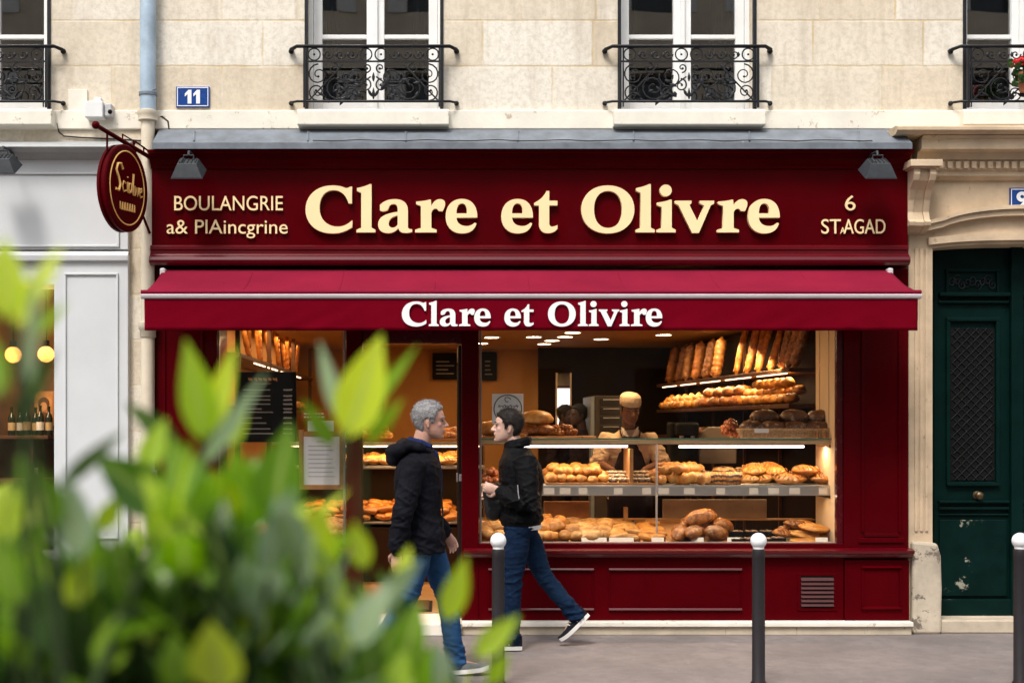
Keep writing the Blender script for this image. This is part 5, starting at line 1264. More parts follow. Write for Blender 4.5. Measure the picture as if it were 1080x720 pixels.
# ---------------------------------------------------------------- inner counter seen through the door
ic = thing('inner_counter', 'inner glass display counter seen through the open doorway', 'display counter')
y0 = 2.4; ia, ib = -1.68, X(484, y0)+.25
def iz(p): return Z(p, y0)
put('base_cabinet', MB().box(ia, ib, y0+.03, y0+.6, .1, iz(556)), M['dark_case'], ic, bevel=.005)
for z_, d_ in ((iz(550),.6),(iz(492),.5)): put('shelf', MB().box(ia, ib, y0, y0+d_, z_-.02, z_), M['steel'], ic, bevel=.002)
put('glass_top', MB().box(ia, ib, y0, y0+.6, iz(466), iz(466)+.012), M['cab_glass'], ic)
put('top_rail', MB().box(ia, ib, y0-.01, y0+.02, iz(466)-.03, iz(466)-.002), M['steel'], ic, bevel=.003)
put('light_tube', MB().tube([(ia+.1,y0+.05,iz(469.5)-.01),(ib-.05,y0+.05,iz(469.5)-.01)], .008, 8), M['led'], ic)
put('back_panel', MB().box(ia, ib, y0+.601, y0+.62, .1, iz(468)), M['wall_dark'], ic)
put('end_support', MB().box(ib-.02, ib, y0, y0+.6, iz(555), iz(468)), M['cab_glass'], ic)
area('inner_counter_light', ((ia+ib)/2, y0+.14, iz(472)), 1.8, .04, 7, (1,.68,.34)); area('inner_counter_light', ((ia+ib)/2, y0+.14, iz(494)-.03), 1.8, .04, 9, (1,.64,.28))
def hp(kind, m, nm, lb, cat, gp, a, b, z, nx, ny, s, L): heap(kind, m, nm, lb, cat, gp, a, b, y0+.03, z, nx, ny, .12, .22, s, layers=L)
hp('turnover', C_GOLD, 'golden_pastry', 'golden pastry on the upper shelf of the inner counter', 'pastry', 'pastries on the upper shelf of the inner counter', 345, 482, iz(492)+.004, 10, 3, 1.0, 1)
hp('slice', C_DEEP, 'fried_pastry', 'deep golden pastry heaped on the lower shelf of the inner counter', 'pastry', 'pastries on the lower shelf of the inner counter', 318, 482, iz(550)+.004, 11, 4, 1.1, 2)
hp('jag', C_GOLD, 'sugar_pastry', 'golden nut pastry heaped on top of the inner counter', 'pastry', 'nut pastries on top of the inner counter', 384, 412, iz(465)+.01, 3, 2, 1.3, 2)
hp('bun', C_BROWN, 'small_bun', 'brown bun on top of the inner counter near the older man', 'bun', 'brown buns on top of the inner counter', 455, 482, iz(465)+.01, 3, 2, 1.1, 1)
# left window goods: low shelf just behind the pane
ls = thing('window_shelf', 'low display shelf behind the left bakery window', 'shelf')
put('shelf_board', MB().box(X(232,.2), X(363,.2), .08, .62, .66, .685), M['wood_light'], ls, bevel=.003); put('support', MB().box(X(232,.2), X(363,.2), .2, .56, .1, .659), M['dark_case'], ls)
heap('boule', C_PALE, 'window_loaf', 'pale round loaf low in the left bakery window', 'loaf', 'pale loaves in the left window', 238, 362, .12, .69, 7, 3, .16, .1, .95, layers=2)
area('left_window_lamp', (-1.1, .35, 2.3), 1.2, .1, 7, (1,.66,.34))
# chalkboard, notices, poster
t = thing('chalkboard', 'black chalk menu board in the left bakery window', 'chalkboard'); y = .2
put('slate', MB().box(X(250,y), X(312.5,y), y, y+.02, Z(466,y), Z(392,y)), M['black'], t, bevel=.002)
s = MB(); so2 = MB()
def scrib(mb, p0, p1, py, amp, n, r=.0022):
    mb.tube([(X(p0+(p1-p0)*i/n,y), y-.002, Z(py+amp*math.sin(i*2.3+py)*random.uniform(.5,1),y)) for i in range(n+1)], r, 4)
for (a, b) in ((262,266),(268,271),(273,276),(278,281),(283,286),(288,292)): scrib(so2, a, b, 400, 2.2, 7, .004)
scrib(so2, 268, 286, 404.5, .8, 18, .002)
for i, py in enumerate((411,417.5,421.5,426,431,434.5,440.5,446,452,457)):
    scrib(s, 253+random.uniform(0,4), random.choice((276,281,285,288)), py, .9, 34)
    scrib(s, 299, 308, py, 1.3, 12, .003)
put('writing', s, M['chalk'], t); put('heading', so2, M['chalk_o'], t)
t = thing('framed_notice', 'white notice in an orange wooden frame in the left window', 'notice'); y = .1
put('frame', MB().box(X(315,y), X(320,y), y, y+.02, Z(516,y), Z(453,y)).box(X(358,y), X(363,y), y, y+.02, Z(516,y), Z(453,y)).box(X(320,y)+.001, X(358,y)-.001, y, y+.02, Z(460,y), Z(455,y)).box(X(320,y)+.001, X(358,y)-.001, y, y+.02, Z(516,y), Z(511,y)), M['wood_light'], t, bevel=.003)
put('paper', MB().box(X(320,y), X(358,y), y+.008, y+.012, Z(511,y), Z(460,y)), M['paper'], t)
s = MB()
for i in range(9):
    py = 465+i*4.6; s.box(X(325 if i else 334,y), X(random.uniform(345,354) if i else 343,y), y+.005, y+.0072, Z(py+.9,y), Z(py,y))
put('print', s, simple('pale_print', (.45,.44,.44), .8), t)
t = thing('red_sign', 'small red sign with white lines above the framed notice', 'sign'); y = .09
put('plate', MB().box(X(318,y), X(346,y), y, y+.006, Z(442.5,y), Z(433,y)), M['red_sign'], t)
s = MB()
for py in (436, 439.5): 
    q = 320.5
    while q < 342: 
        e = q + random.uniform(1.5, 4); s.box(X(q,y), X(e,y), y-.002, y-.0005, Z(py+.8,y), Z(py-.6,y)); q = e + .8
put('print', s, M['white'], t)
t = put('white_card', MB().box(X(324.5,y), X(352,y), y, y+.005, Z(454.5,y), Z(443.5,y)), M['paper']); tag(t, 'blank white card between the red sign and the framed notice', 'card')
t = thing('window_poster', 'square white poster with a thin black circle on the big window', 'poster'); y = .045
put('paper', MB().box(X(519,y), X(552,y), y, y+.002, Z(447,y), Z(415,y)), M['paper'], t)
cxp, czp, rp = X(535.6,y), Z(431,y), 14.6*(y+10)/F
s = MB().tube([(cxp+rp*math.cos(2*math.pi*i/40), y-.002, czp+rp*math.sin(2*math.pi*i/40)) for i in range(40)], .0035, 5, closed=True)
pts = [(cxp-.005+.028*math.cos(a)*(1-a/9), y-.002, czp+.072+.018*math.sin(a)) for a in [i*.5 for i in range(12)]]
s.tube(pts, .003, 5)
for i in range(7):
    x = cxp-.075+.023*i; s.tube([(x,y-.002,czp+.012+.008*i%.02),(x+.006,y-.002,czp+.034-.01*(i%2)),(x+.012,y-.002,czp+.010),(x+.018,y-.002,czp+.026)], .0028, 4)
for i in range(4): s.tube([(cxp-.06+.03*i,y-.002,czp-.03),(cxp-.045+.03*i,y-.002,czp-.024)], .0024, 4)
put('drawing', s, M['ink'], t)
t = thing('door_mat', 'brown door mat on the tan floor inside the doorway', 'door mat', (X(436,.62), .72, .1))
put('fibre', MB().box(-.20,.13,-.25,.3,.002,.018), M['mat'], t, bevel=.005); put('border', MB().box(-.225,.155,-.275,.325,.001,.010), M['black'], t, bevel=.002)
# ---------------------------------------------------------------- people (local frame: facing +x, left = +y, up = z)
def skin_mat(name, c):
    t = NT(name); t.b.inputs['Roughness'].default_value = .5; t.b.inputs['Subsurface Weight'].default_value = .12; t.b.inputs['Subsurface Radius'].default_value = (.01,.004,.002)
    v = t.coord(); f = t.noise(v, 18, 4)
    t.col(t.ramp(f, [(.3, tuple(x*.82 for x in c)), (.7, (min(1,c[0]*1.08), c[1], c[2]))])); t.bump(t.noise(v, 120, 3), .12, .002); return t.m
def cloth(name, c, var=.25, sc=7, rough=.85, weave=400, fade=None):
    t = NT(name); t.b.inputs['Roughness'].default_value = rough; t.b.inputs['Specular IOR Level'].default_value = .08
    v = t.coord(); f = t.noise(v, sc, 5, .6)
    col = t.ramp(f, [(.3, tuple(x*(1-var) for x in c)), (.7, tuple(min(1,x*(1+var)) for x in c))])
    if fade: col = t.mix(t.ramp(t.noise(v, 3.2, 4, .5), [(.45,(0,0,0)),(.72,(.8,.8,.8))]), col, fade)
    t.col(col)
    h = t.n('ShaderNodeMath', operation='MULTIPLY_ADD'); t.l(t.noise(t.coord(scale=(1,1,.55)), 16, 3, .5), h.inputs[0]); h.inputs[1].default_value = 3.0; t.l(t.noise(v, weave, 2), h.inputs[2])
    t.bump(h.outputs[0], .5, .008); return t.m
M['skin_pale'] = skin_mat('ruddy_skin', (.52,.29,.215)); M['skin_tan'] = skin_mat('light_skin', (.56,.36,.28)); M['skin_brown'] = skin_mat('brown_skin', (.20,.088,.045))
M['eye'] = simple('eye_dark', (.04,.03,.025), .2)
def hairmat(name, c, var, c2=None):
    t = NT(name); t.b.inputs['Roughness'].default_value = .55; t.b.inputs['Specular IOR Level'].default_value = .18; v = t.coord(scale=(1,1,2.2))
    t.col(t.ramp(t.noise(v, 75, 4, .7), [(.32, tuple(x*(1-var) for x in c)), (.68, c2 or tuple(min(1,x*(1+var)) for x in c))])); t.bump(t.noise(v, 90, 4, .7), .45, .006); return t.m
M['hair_grey'] = hairmat('grey_hair', (.20,.195,.20), .45, (.40,.39,.39)); M['hair_black'] = hairmat('black_hair', (.012,.009,.008), .4, (.03,.024,.02))
M['navy_shell'] = cloth('dark_navy_shell', (.0060,.0066,.0105), .3, 6, .62); M['bomber'] = cloth('black_nylon', (.0048,.0048,.0060), .3, 6, .5)
M['jeans_mid'] = cloth('mid_blue_denim', (.018,.062,.155), .3, 9, .9, 500, fade=(.055,.13,.24)); M['jeans_dark'] = cloth('dark_blue_denim', (.006,.016,.042), .3, 9, .9, 500, fade=(.012,.032,.072))
M['shirt_blue'] = cloth('blue_shirt', (.014,.022,.075), .3, 8); M['tee'] = cloth('white_tee', (.72,.72,.72), .05)
M['chef'] = cloth('beige_chef_jacket', (.62,.47,.32), .1, 6); M['apron'] = cloth('dark_apron', (.022,.014,.016), .25, 6); M['cap'] = cloth('cream_cap', (.56,.43,.29), .12, 9)
M['shoe_grey'] = cloth('grey_knit_shoe', (.13,.135,.14), .2, 30); M['shoe_dark'] = cloth('dark_shoe', (.012,.013,.017), .25, 30); M['sole'] = simple('white_sole', (.72,.70,.67), .6, var=.08); M['leather'] = simple('black_leather_bag', (.012,.012,.013), .42, var=.3, bump=.3, bscale=60)
V = Vector
HR = [(.0,.070,.035,.022),(.010,.088,.0,.038),(.030,.090,-.040,.054),(.055,.091,-.066,.064),(.080,.090,-.084,.069),(.105,.086,-.095,.072),(.122,.086,-.100,.074),(.142,.093,-.103,.0755),(.170,.087,-.103,.0755),(.198,.068,-.090,.067),(.218,.040,-.066,.050),(.231,.010,-.034,.027)]
def head_frame(chin, pitch, turn):
    return Matrix.Translation(V(chin)) @ Matrix.Rotation(turn, 4, 'Z') @ Matrix.Rotation(pitch, 4, 'Y')
def head(mb, mx):
    h = MB()
    h.rings([((f+b)/2, 0, z, (f-b)/2, w) for z, f, b, w in HR], 26, 2.25)
    h.limb([(.082,0,.128),(.104,0,.100),(.112,0,.090)], [.010,.0125,.0125], 10)      # nose bridge and tip
    for s in (-1,1):
        h.ball((.098, s*.012, .087), (.013,.009,.009), 10, 7)                             # nostrils
        h.ball((.077, s*.032, .138), (.014,.024,.008), 12, 7)                             # brow ridge
        h.ball((.058, s*.040, .094), (.020,.020,.020), 12, 7)                             # cheek bone
        h.ball((-.012, s*.077, .106), (.016,.008,.028), 12, 8)                            # ear
        h.ball((-.008, s*.077, .080), (.010,.008,.012), 8, 6)
    h.ball((.088,0,.064), (.014,.026,.0065), 12, 6); h.ball((.086,0,.052), (.013,.022,.0065), 12, 6)   # lips
    h.ball((.080,0,.018), (.018,.022,.014), 12, 7)                                        # chin
    mb.merge(h.xform(mx))
def hand(mb, wrist, d, palm_n, curl=.5, spread=.12, thumb=1, s=1.0):
    """wrist, finger direction d, palm facing palm_n; thumb=+1/-1 picks the side"""
    d = V(d).normalized(); n = V(palm_n); n = (n - d*n.dot(d)).normalized(); sd = d.cross(n)*thumb
    W = V(wrist)
    mb.limb([W - d*.02, W + d*.03*s, W + d*.075*s], [.026*s,.032*s,.038*s], 14, .48, up=tuple(sd))
    for i, (o, L) in enumerate(((.030,.070),(.010,.080),(-.010,.075),(-.029,.058))):
        p = W + d*.078*s + sd*o*s; q = d + sd*o*spread*8; q.normalize(); pts = [p - q*.02, p]; a = 0
        for k in range(3):
            a += curl*(.55 if k == 0 else .75); q2 = q*math.cos(a) + n*math.sin(a); p = p + q2*L*s*(.45,.31,.24)[k]; pts.append(p)
        mb.limb(pts, [.0095*s,.0095*s,.0088*s,.008*s,.0068*s], 9)
    p = W + d*.022*s + sd*.026*s; q = (sd*.75 + d*.65 + n*.25).normalized(); pts = [p, p+q*.036*s]
    q = (sd*.25 + d*.85 + n*.45*(1+curl)).normalized(); pts += [pts[-1]+q*.032*s]; q = (d*.8+n*(.5+curl*.5)-sd*.1).normalized(); pts += [pts[-1]+q*.024*s]
    mb.limb(pts, [.015*s,.0125*s,.0105*s,.0085*s], 9)
def shoe(o, ankle, d, up, m, label=None, L=.285, stripes=False):
    """d: heel-to-toe direction, up: away from the sole"""
    d = V(d).normalized(); up = V(up); up = (up - d*up.dot(d)).normalized(); sd = d.cross(up)
    mx = Matrix(((d.x,sd.x,up.x,ankle[0]),(d.y,sd.y,up.y,ankle[1]),(d.z,sd.z,up.z,ankle[2]),(0,0,0,1)))
    def out(x):   # half width along the foot, heel at -.07
        t = (x+.075)/L; return .046*(math.sin(math.pi*min(1,max(0,.08+.86*t))))**.35*(1+.12*math.sin(t*5-1))*(.86+.2*t)
    s = MB(); u = MB(); n = 18
    xs_ = [-.075 + L*(.5-.5*math.cos(math.pi*i/n)) for i in range(n+1)]
    prof = [(x, out(x)*(0.25 if i in (0,n) else 1)) for i, x in enumerate(xs_)]
    def slab(z0, z1, g): 
        vs = []
        for z in (z0, z1):
            for x, w_ in prof: vs.append((x*1.0+(.0 if 0 else 0), w_*g, z + (.012*max(0,(x-.13)/.08)**2)))
            for x, w_ in prof[::-1]: vs.append((x, -w_*g, z + (.012*max(0,(x-.13)/.08)**2)))
        k = 2*(n+1); fs = [(i,(i+1)%k,k+(i+1)%k,k+i) for i in range(k)]
        for a in range(n): fs += [(a, k-1-a, k-2-a, a+1), (k+a, k+a+1, k+k-2-a, k+k-1-a)]
        return vs, fs
    s.add(*slab(-.085,-.058,1.06))
    for i in range(n):
        x0, x1 = xs_[i], xs_[i+1]
    hgt = lambda x: (.072 if x < .0 else .072-.052*min(1,(x/.15))**.8 if x < .15 else .020-.010*((x-.15)/.06))
    rs = []
    for i, x in enumerate(xs_):
        w_ = prof[i][1]; hh = max(.006, hgt(x)) * (1 if 0 < i < n else .6); ring = []
        for k in range(14):
            a = math.pi*k/13; ring.append((x, w_*math.cos(a)*.98, -.062 + (hh+.004)*abs(math.sin(a))**.7 + .012*max(0,(x-.13)/.08)**2))
        rs.append(ring)
    u.add([p for r_ in rs for p in r_], [(i*14+k, i*14+k+1, (i+1)*14+k+1, (i+1)*14+k) for i in range(n) for k in range(13)] + [tuple(range(14)), tuple(n*14+k for k in range(13,-1,-1))])
    so_ = put('shoe', u.xform(mx), m, o, smooth=True)
    put('sole', s.xform(mx), M['sole'], so_, smooth=False)
    if stripes:
        st = MB()
        for i in range(3):
            for sg in (-1,1): st.tube([(.02+.026*i, sg*.043, -.048), (.045+.022*i, sg*.026, -.012+.0*i)], .0035, 5)
        put('stripe', st.xform(mx), M['sole'], so_)
    return so_
def torso(mb, pel, chest, neck, g=0.0, wide=1.0, deep=1.0, hem=None):
    pel, chest, neck = V(pel), V(chest), V(neck)
    rs = []
    def add(p, rx, ry): rs.append((p.x, p.y, p.z, (rx+g)*deep, (ry+g)*wide))
    lo = pel - V((0,0,.10)) if hem is None else V((pel.x, pel.y, hem))
    add(lo, .122, .172); add(pel, .122, .172); add(pel.lerp(chest,.33), .108, .148); add(pel.lerp(chest,.66), .115, .158); add(chest, .125, .178); add(chest.lerp(neck,.35), .118, .185); add(chest.lerp(neck,.62), .098, .165); add(chest.lerp(neck,.84), .07, .105); add(neck, .06, .065)
    mb.rings(rs, 26, 2.3)
def person(label, loc, yaw, J, mats, name='person', group=None):
    """J: joints. body = one continuous skin mesh; clothes, shoes and hair are its children"""
    b = MB()
    mx = head_frame(J['chin'], J.get('pitch',0), J.get('turn',0)); head(b, mx)
    nk = mx @ V((-.035,0,.035)); b.limb([V(J['neck'])-V((0,0,.06)), V(J['neck']), nk], [.060,.056,.056], 16)
    torso(b, J['pelvis'], J['chest'], J['neck'], -.012)
    for s in ('R','L'):
        sh, el, wr = V(J['sh'+s]), V(J['el'+s]), V(J['wr'+s])
        b.limb([V(J['chest']).lerp(sh,.6)+V((0,0,.03)), sh, sh.lerp(el,.5), el, el.lerp(wr,.35), wr], [.050,.052,.046,.038,.038,.026], 14)
        hd = J['hand'+s]; hand(b, wr, hd[0], hd[1], hd[2], thumb=hd[3])
        hp_, kn, an = V(J['hip'+s]), V(J['kn'+s]), V(J['an'+s])
        b.limb([hp_, hp_.lerp(kn,.5), kn, kn.lerp(an,.35), an], [.080,.070,.050,.050,.036], 14)
        fd = J['foot'+s]; b.limb([an, an + V(fd[0]).normalized()*.05 - V(fd[1]).normalized()*.04, an + V(fd[0]).normalized()*.13 - V(fd[1]).normalized()*.055], [.036,.034,.024], 12)
    o = put(name, solid(b, .0045, 5, name='person'), mats['skin']); o.location = loc; o.rotation_euler = (0,0,yaw); tag(o, label, 'person', group)
    e = MB()
    for s in (-1,1): e.ball((.0815, s*.031, .1195), (.005,.011,.0048), 10, 7)
    put('eyes', e.xform(mx), M['eye'], o, smooth=True)
    br = MB()
    for s in (-1,1): br.limb([(.096, s*.014, .142),(.093, s*.034,.147),(.076, s*.052,.142)], [.003,.0045,.0025], 8)
    if 'brow' in mats: put('eyebrows', br.xform(mx), mats['brow'], o, smooth=True)
    # hair
    if mats.get('hair'):
        h = MB(); k = mats.get('hair_t', .012); nn_ = mats.get('hair_n', .01); rec_ = mats.get('recede', 0); NR, NA_ = 44, 52
        def zline(a):
            pts = [(0,.184+rec_),(34,.182+rec_),(58,.168+rec_),(68,.150),(74,.098),(84,.098),(90,.128),(106,.122),(120,.060),(136,.034),(180,.028)]
            for (p, q), (p2, q2) in zip(pts, pts[1:]):
                if a <= p2: return q + (q2-q)*(a-p)/(p2-p)
        def hring(z):
            for r0, r1 in zip(HR, HR[1:]):
                if z <= r1[0]: t_ = (z-r0[0])/(r1[0]-r0[0]); return [r0[i]+(r1[i]-r0[i])*t_ for i in (1,2,3)]
            return list(HR[-1][1:])
        vs = []; hg = []; sr = random.Random(5)
        for j in range(NR):
            z = .02 + .211*(1-(1-j/(NR-1))**1.35); f, bk, w_ = hring(z)
            for i in range(NA_):
                a = 2*math.pi*i/NA_; ca, sa = math.cos(a), math.sin(a); ad = abs(math.degrees(math.atan2(sa, ca)))
                px__ = (f+bk)/2 + (f-bk)/2*math.copysign(abs(ca)**(2/2.25), ca); py__ = w_*math.copysign(abs(sa)**(2/2.25), sa)
                g = max(0, min(1, (z-zline(ad)+.004)/.016)); q = Vector((px__*45, py__*45, z*45)); q2 = Vector((px__*130, py__*130, z*70))
                off = -.007 + g*(.0085 + k*(.55+.45*min(1,max(0,(z-.08)/.1)))) + g*nn_*(noise.noise(q)*.35+noise.noise(q2)*.25); hg.append(g)
                d = Vector((px__+.01, py__, max(0, z-.135)*1.15)).normalized(); vs.append(Vector((px__, py__, z)) + d*off)
        tp = sum((vs[-1-i] for i in range(NA_)), Vector())/NA_; vs.append(tp + Vector((0,0,.004)))
        fs = [(j*NA_+i, j*NA_+(i+1)%NA_, (j+1)*NA_+(i+1)%NA_, (j+1)*NA_+i) for j in range(NR-1) for i in range(NA_)] + [((NR-1)*NA_+i, (NR-1)*NA_+(i+1)%NA_, NR*NA_) for i in range(NA_)]
        h.add(vs, fs)
        for _ in range(mats.get('strands', 2600)):      # loose strands over the mass
            i = sr.randrange(NR*NA_)
            if hg[i] < .5: continue
            p = vs[i] + Vector((sr.uniform(-.004,.004), sr.uniform(-.004,.004), sr.uniform(-.004,.004))); nrm_ = Vector((p.x+.01, p.y, (p.z-.13)*.9)).normalized()
            cmb = Vector((-.75 if p.z > .17 else -.35, sr.uniform(-.3,.3), -.25-.9*max(0,(.19-p.z)*8))); cmb = (cmb - nrm_*cmb.dot(nrm_) + Vector((sr.gauss(0,.28), sr.gauss(0,.28), sr.gauss(0,.28)))).normalized()
            L_ = sr.uniform(.010,.024); sd_ = cmb.cross(nrm_).normalized()*.0011; m0 = p - nrm_*.001; m1 = p + cmb*L_*.5 + nrm_*.004; m2 = p + cmb*L_ + nrm_*sr.uniform(-.001,.005)
            h.add([m0-sd_, m0+sd_, m1+sd_, m1-sd_, m2], [(0,1,2,3),(3,2,4)])
        put('hair', h.xform(mx), mats['hair'], o, smooth=True)
    # trousers
    t = MB(); pel = V(J['pelvis'])
    t.rings([(pel.x,pel.y,pel.z-.13,.115,.165),(pel.x,pel.y,pel.z-.05,.130,.182),(pel.x,pel.y,pel.z+.06,.124,.170),(pel.x,pel.y,pel.z+.11,.118,.16)], 26, 2.3)
    for s in ('R','L'):
        hp_, kn, an = V(J['hip'+s]), V(J['kn'+s]), V(J['an'+s]); q = (an-kn).normalized(); e_ = an + q*.015
        t.limb([hp_, hp_.lerp(kn,.45), kn-(kn-hp_)*.06, kn+q*.05, kn.lerp(e_,.5), kn.lerp(e_,.9), e_], [.097,.090,.070,.066,.064,.059,.062], 18)
    tm = solid(t, .008, 5, [(.09, .010)], 'trousers'); kz, az = [V(J['kn'+s]) for s in 'RL'], [V(J['an'+s]) for s in 'RL']
    wt_ = lambda c: .35 + .9*max(max(0, 1-(c-q).length/.16) for q in kz) + 1.3*max(max(0, 1-(c-q).length/.20) for q in az) + .6*max(0, 1-abs(c.z-pel.z+.06)/.10)
    put('trousers', wrinkle(tm, .011, wt_, (5,5,19), 4.0), mats['trousers'], o)
    # jacket
    jk = MB(); hem = J['hem']
    torso(jk, J['pelvis'], J['chest'], J['neck'], mats.get('puff', .02), hem=hem)
    for s in ('R','L'):
        sh, el, wr = V(J['sh'+s]), V(J['el'+s]), V(J['wr'+s]); cuff = el.lerp(wr, mats.get('sleeve', .96)); g = mats.get('slv', .0)
        jk.limb([V(J['chest']).lerp(sh,.55)+V((0,0,.03)), sh, sh.lerp(el,.5), el, el.lerp(cuff,.5), el.lerp(cuff,.9), cuff], [.062+g,.070+g,.066+g,.062+g,.056+g,.050+g,.043+g*.5], 16)
    jm = solid(jk, .007, 4, mats.get('folds', [(.13,.016)]), 'jacket'); ez = [V(J['el'+s]) for s in 'RL']
    wj = lambda c: .40 + .9*max(max(0, 1-(c-q).length/.20) for q in ez) + .5*max(0, 1-abs(c.z-hem-.07)/.14)
    jo = put('jacket', wrinkle(jm, mats.get('crease', .012), wj, (6,6,15), 6.0, 3.0), mats['jacket'], o)
    for s in ('R','L'):
        f = J['foot'+s]; shoe(o, J['an'+s], f[0], f[1], mats['shoe'], stripes=mats.get('stripes', False))
    return o, mx, jo

# ---- older man, walking right
YO = -1.77
xo = X(445, YO)
J = dict(chin=(.045,.0,1.535), pitch=R(3), turn=R(0), neck=(-.015,0,1.475), chest=(-.03,0,1.27), pelvis=(-.005,0,.94), hem=.81,
 shR=(-.045,-.19,1.37), elR=(-.115,-.245,1.08), wrR=(-.150,-.235,.84), handR=((-.04,.02,-1),(.35,.95,0),.45,-1),
 shL=(-.02,.19,1.37), elL=(-.03,.26,1.09), wrL=(.155,.235,.915), handL=((.5,0,-.85),(-.4,-.9,0),.6,1),
 hipR=(-.01,-.09,.90), knR=(-.085,-.10,.53), anR=(-.30,-.10,.165), footR=((.80,0,-.60),(.60,0,.80)),
 hipL=(.02,.09,.90), knL=(.155,.095,.53), anL=(.22,.095,.095), footL=((1,0,.10),(-.10,0,1)))
old, hmx, jo = person('grey haired man in a dark hooded jacket and jeans walking right past the doorway', (xo, YO, 0), 0, J,
  dict(skin=M['skin_pale'], hair=M['hair_grey'], brow=M['hair_grey'], hair_t=.016, hair_n=.013, recede=.004, trousers=M['jeans_mid'], jacket=M['navy_shell'], puff=.03, slv=.006, sleeve=.97, shoe=M['shoe_grey']))
hd = MB()
hd.tube([(-.10,-.115,1.455),(-.165,-.07,1.43),(-.185,0,1.42),(-.165,.07,1.43),(-.10,.115,1.455)], [.035,.052,.058,.052,.035], 14)
hd.tube([(.055,-.085,1.425),(-.02,-.125,1.46),(-.09,-.115,1.47),(-.125,0,1.475),(-.09,.115,1.47),(-.02,.125,1.46),(.055,.085,1.425)], [.020,.032,.040,.042,.040,.032,.020], 14)
hd.ball((-.175,0,1.385), (.055,.10,.055), 16, 10)
hd.xform(Matrix.Translation((0,0,.024)))
put('hood', solid(hd, .008, 4, [(.05,.014)], 'hood'), M['navy_shell'], jo)
cl = MB().tube([(.072,-.02,1.43),(.055,-.058,1.465),(-.005,-.075,1.495),(-.07,-.045,1.505),(-.085,0,1.51),(-.07,.045,1.505),(-.005,.075,1.495),(.055,.058,1.465),(.072,.02,1.43)], [.014,.018,.020,.022,.022,.022,.020,.018,.014], 10, aspect=.6)
cl.limb([(.085,0,1.42),(.106,0,1.30),(.116,0,1.18)], [.022,.026,.02], 10)
cl.xform(Matrix.Translation((0,0,.022)))
put('shirt_collar', solid(cl, .006, 2, None, 'shirt_collar'), M['shirt_blue'], old)
zp = MB().tube([(.062,-.10,1.40),(.118,-.075,1.25),(.135,-.07,1.05),(.13,-.07,.84)], .006, 6); put('zip', zp, M['iron'], jo, smooth=True)

# ---- younger man, walking left
YY = -.69
xy = X(545, YY)
J = dict(chin=(.070,.0,1.495), pitch=R(-2), turn=R(0), neck=(.000,0,1.455), chest=(-.035,0,1.25), pelvis=(-.03,0,.955), hem=.925,
 shL=(-.05,.195,1.365), elL=(-.085,.245,1.035), wrL=(.135,.175,1.155), handL=((1,-.15,.25),(-.1,-1,.1),.85,1),
 shR=(-.04,-.195,1.365), elR=(-.03,-.245,1.05), wrR=(.15,-.14,1.10), handR=((1,.4,.1),(0,1,.1),.8,-1),
 hipL=(-.01,.09,.90), knL=(.035,.10,.50), anL=(.04,.10,.095), footL=((1,0,.02),(-.02,0,1)),
 hipR=(-.045,-.09,.90), knR=(-.20,-.10,.515), anR=(-.43,-.10,.235), footR=((.72,0,-.70),(.70,0,.72)))
yng, ymx, yj = person('dark haired man in a black bomber jacket walking left along the big window', (xy, YY, 0), R(180), J,
  dict(skin=M['skin_tan'], hair=M['hair_black'], brow=M['hair_black'], hair_t=.018, hair_n=.012, trousers=M['jeans_dark'], jacket=M['bomber'], puff=.036, slv=.013, sleeve=.93, shoe=M['shoe_dark'], stripes=True, crease=.014, folds=[(.13,.016)]))
co2 = MB()
for dz_ in (.006, .03): co2.tube([(.075,0,1.445+dz_),(.052,.06,1.462+dz_),(-.02,.082,1.475+dz_),(-.078,.05,1.485+dz_),(-.092,0,1.49+dz_),(-.078,-.05,1.485+dz_),(-.02,-.082,1.475+dz_),(.052,-.06,1.462+dz_)], .024, 12, closed=True, aspect=.8)
put('collar', solid(co2, .007, 3, [(.04,.008)], 'collar'), M['bomber'], yj)
rb = MB().rings([(-.03,0,.895,.138,.185),(-.03,0,.905,.146,.193),(-.03,0,.945,.148,.195),(-.03,0,.955,.138,.185)], 28, 2.3); put('waistband', rb, M['bomber'], yj, smooth=True)
te = MB().rings([(-.045,0,.872,.128,.176),(-.045,0,.90,.135,.182),(-.04,0,.93,.12,.17)], 28, 2.3); put('shirt', te, M['tee'], yng, smooth=True)
put('sleeve_zip', MB().tube([(.008,.262,1.20),(.004,.272,1.14),(-.004,.276,1.085)], .004, 6), M['alu'], yj, smooth=True)
bag = thing('shoulder_bag', 'small black bag hanging in front of the younger man', 'bag', (xy-.165, YY+.02, .93))
bb = MB().ball((0,0,.13), (.085,.10,.15), 22, 14, lambda v: Vector((math.copysign(abs(v.x)**.6,v.x), math.copysign(abs(v.y)**.6,v.y), math.copysign(abs(v.z)**.6,v.z)))*.86)
put('pouch', solid(bb, .008, 3, [(.06,.02)], 'pouch'), M['leather'], bag)
put('flap', MB().ball((-.004,-.005,.20), (.090,.104,.075), 20, 10, lambda v: Vector((math.copysign(abs(v.x)**.6,v.x), math.copysign(abs(v.y)**.6,v.y), v.z))*.88), M['leather'], bag, smooth=True)
put('strap', MB().tube([(.0,.08,.20),(.03,.0,.27),(.05,-.10,.26)], .010, 8), M['leather'], bag, smooth=True)

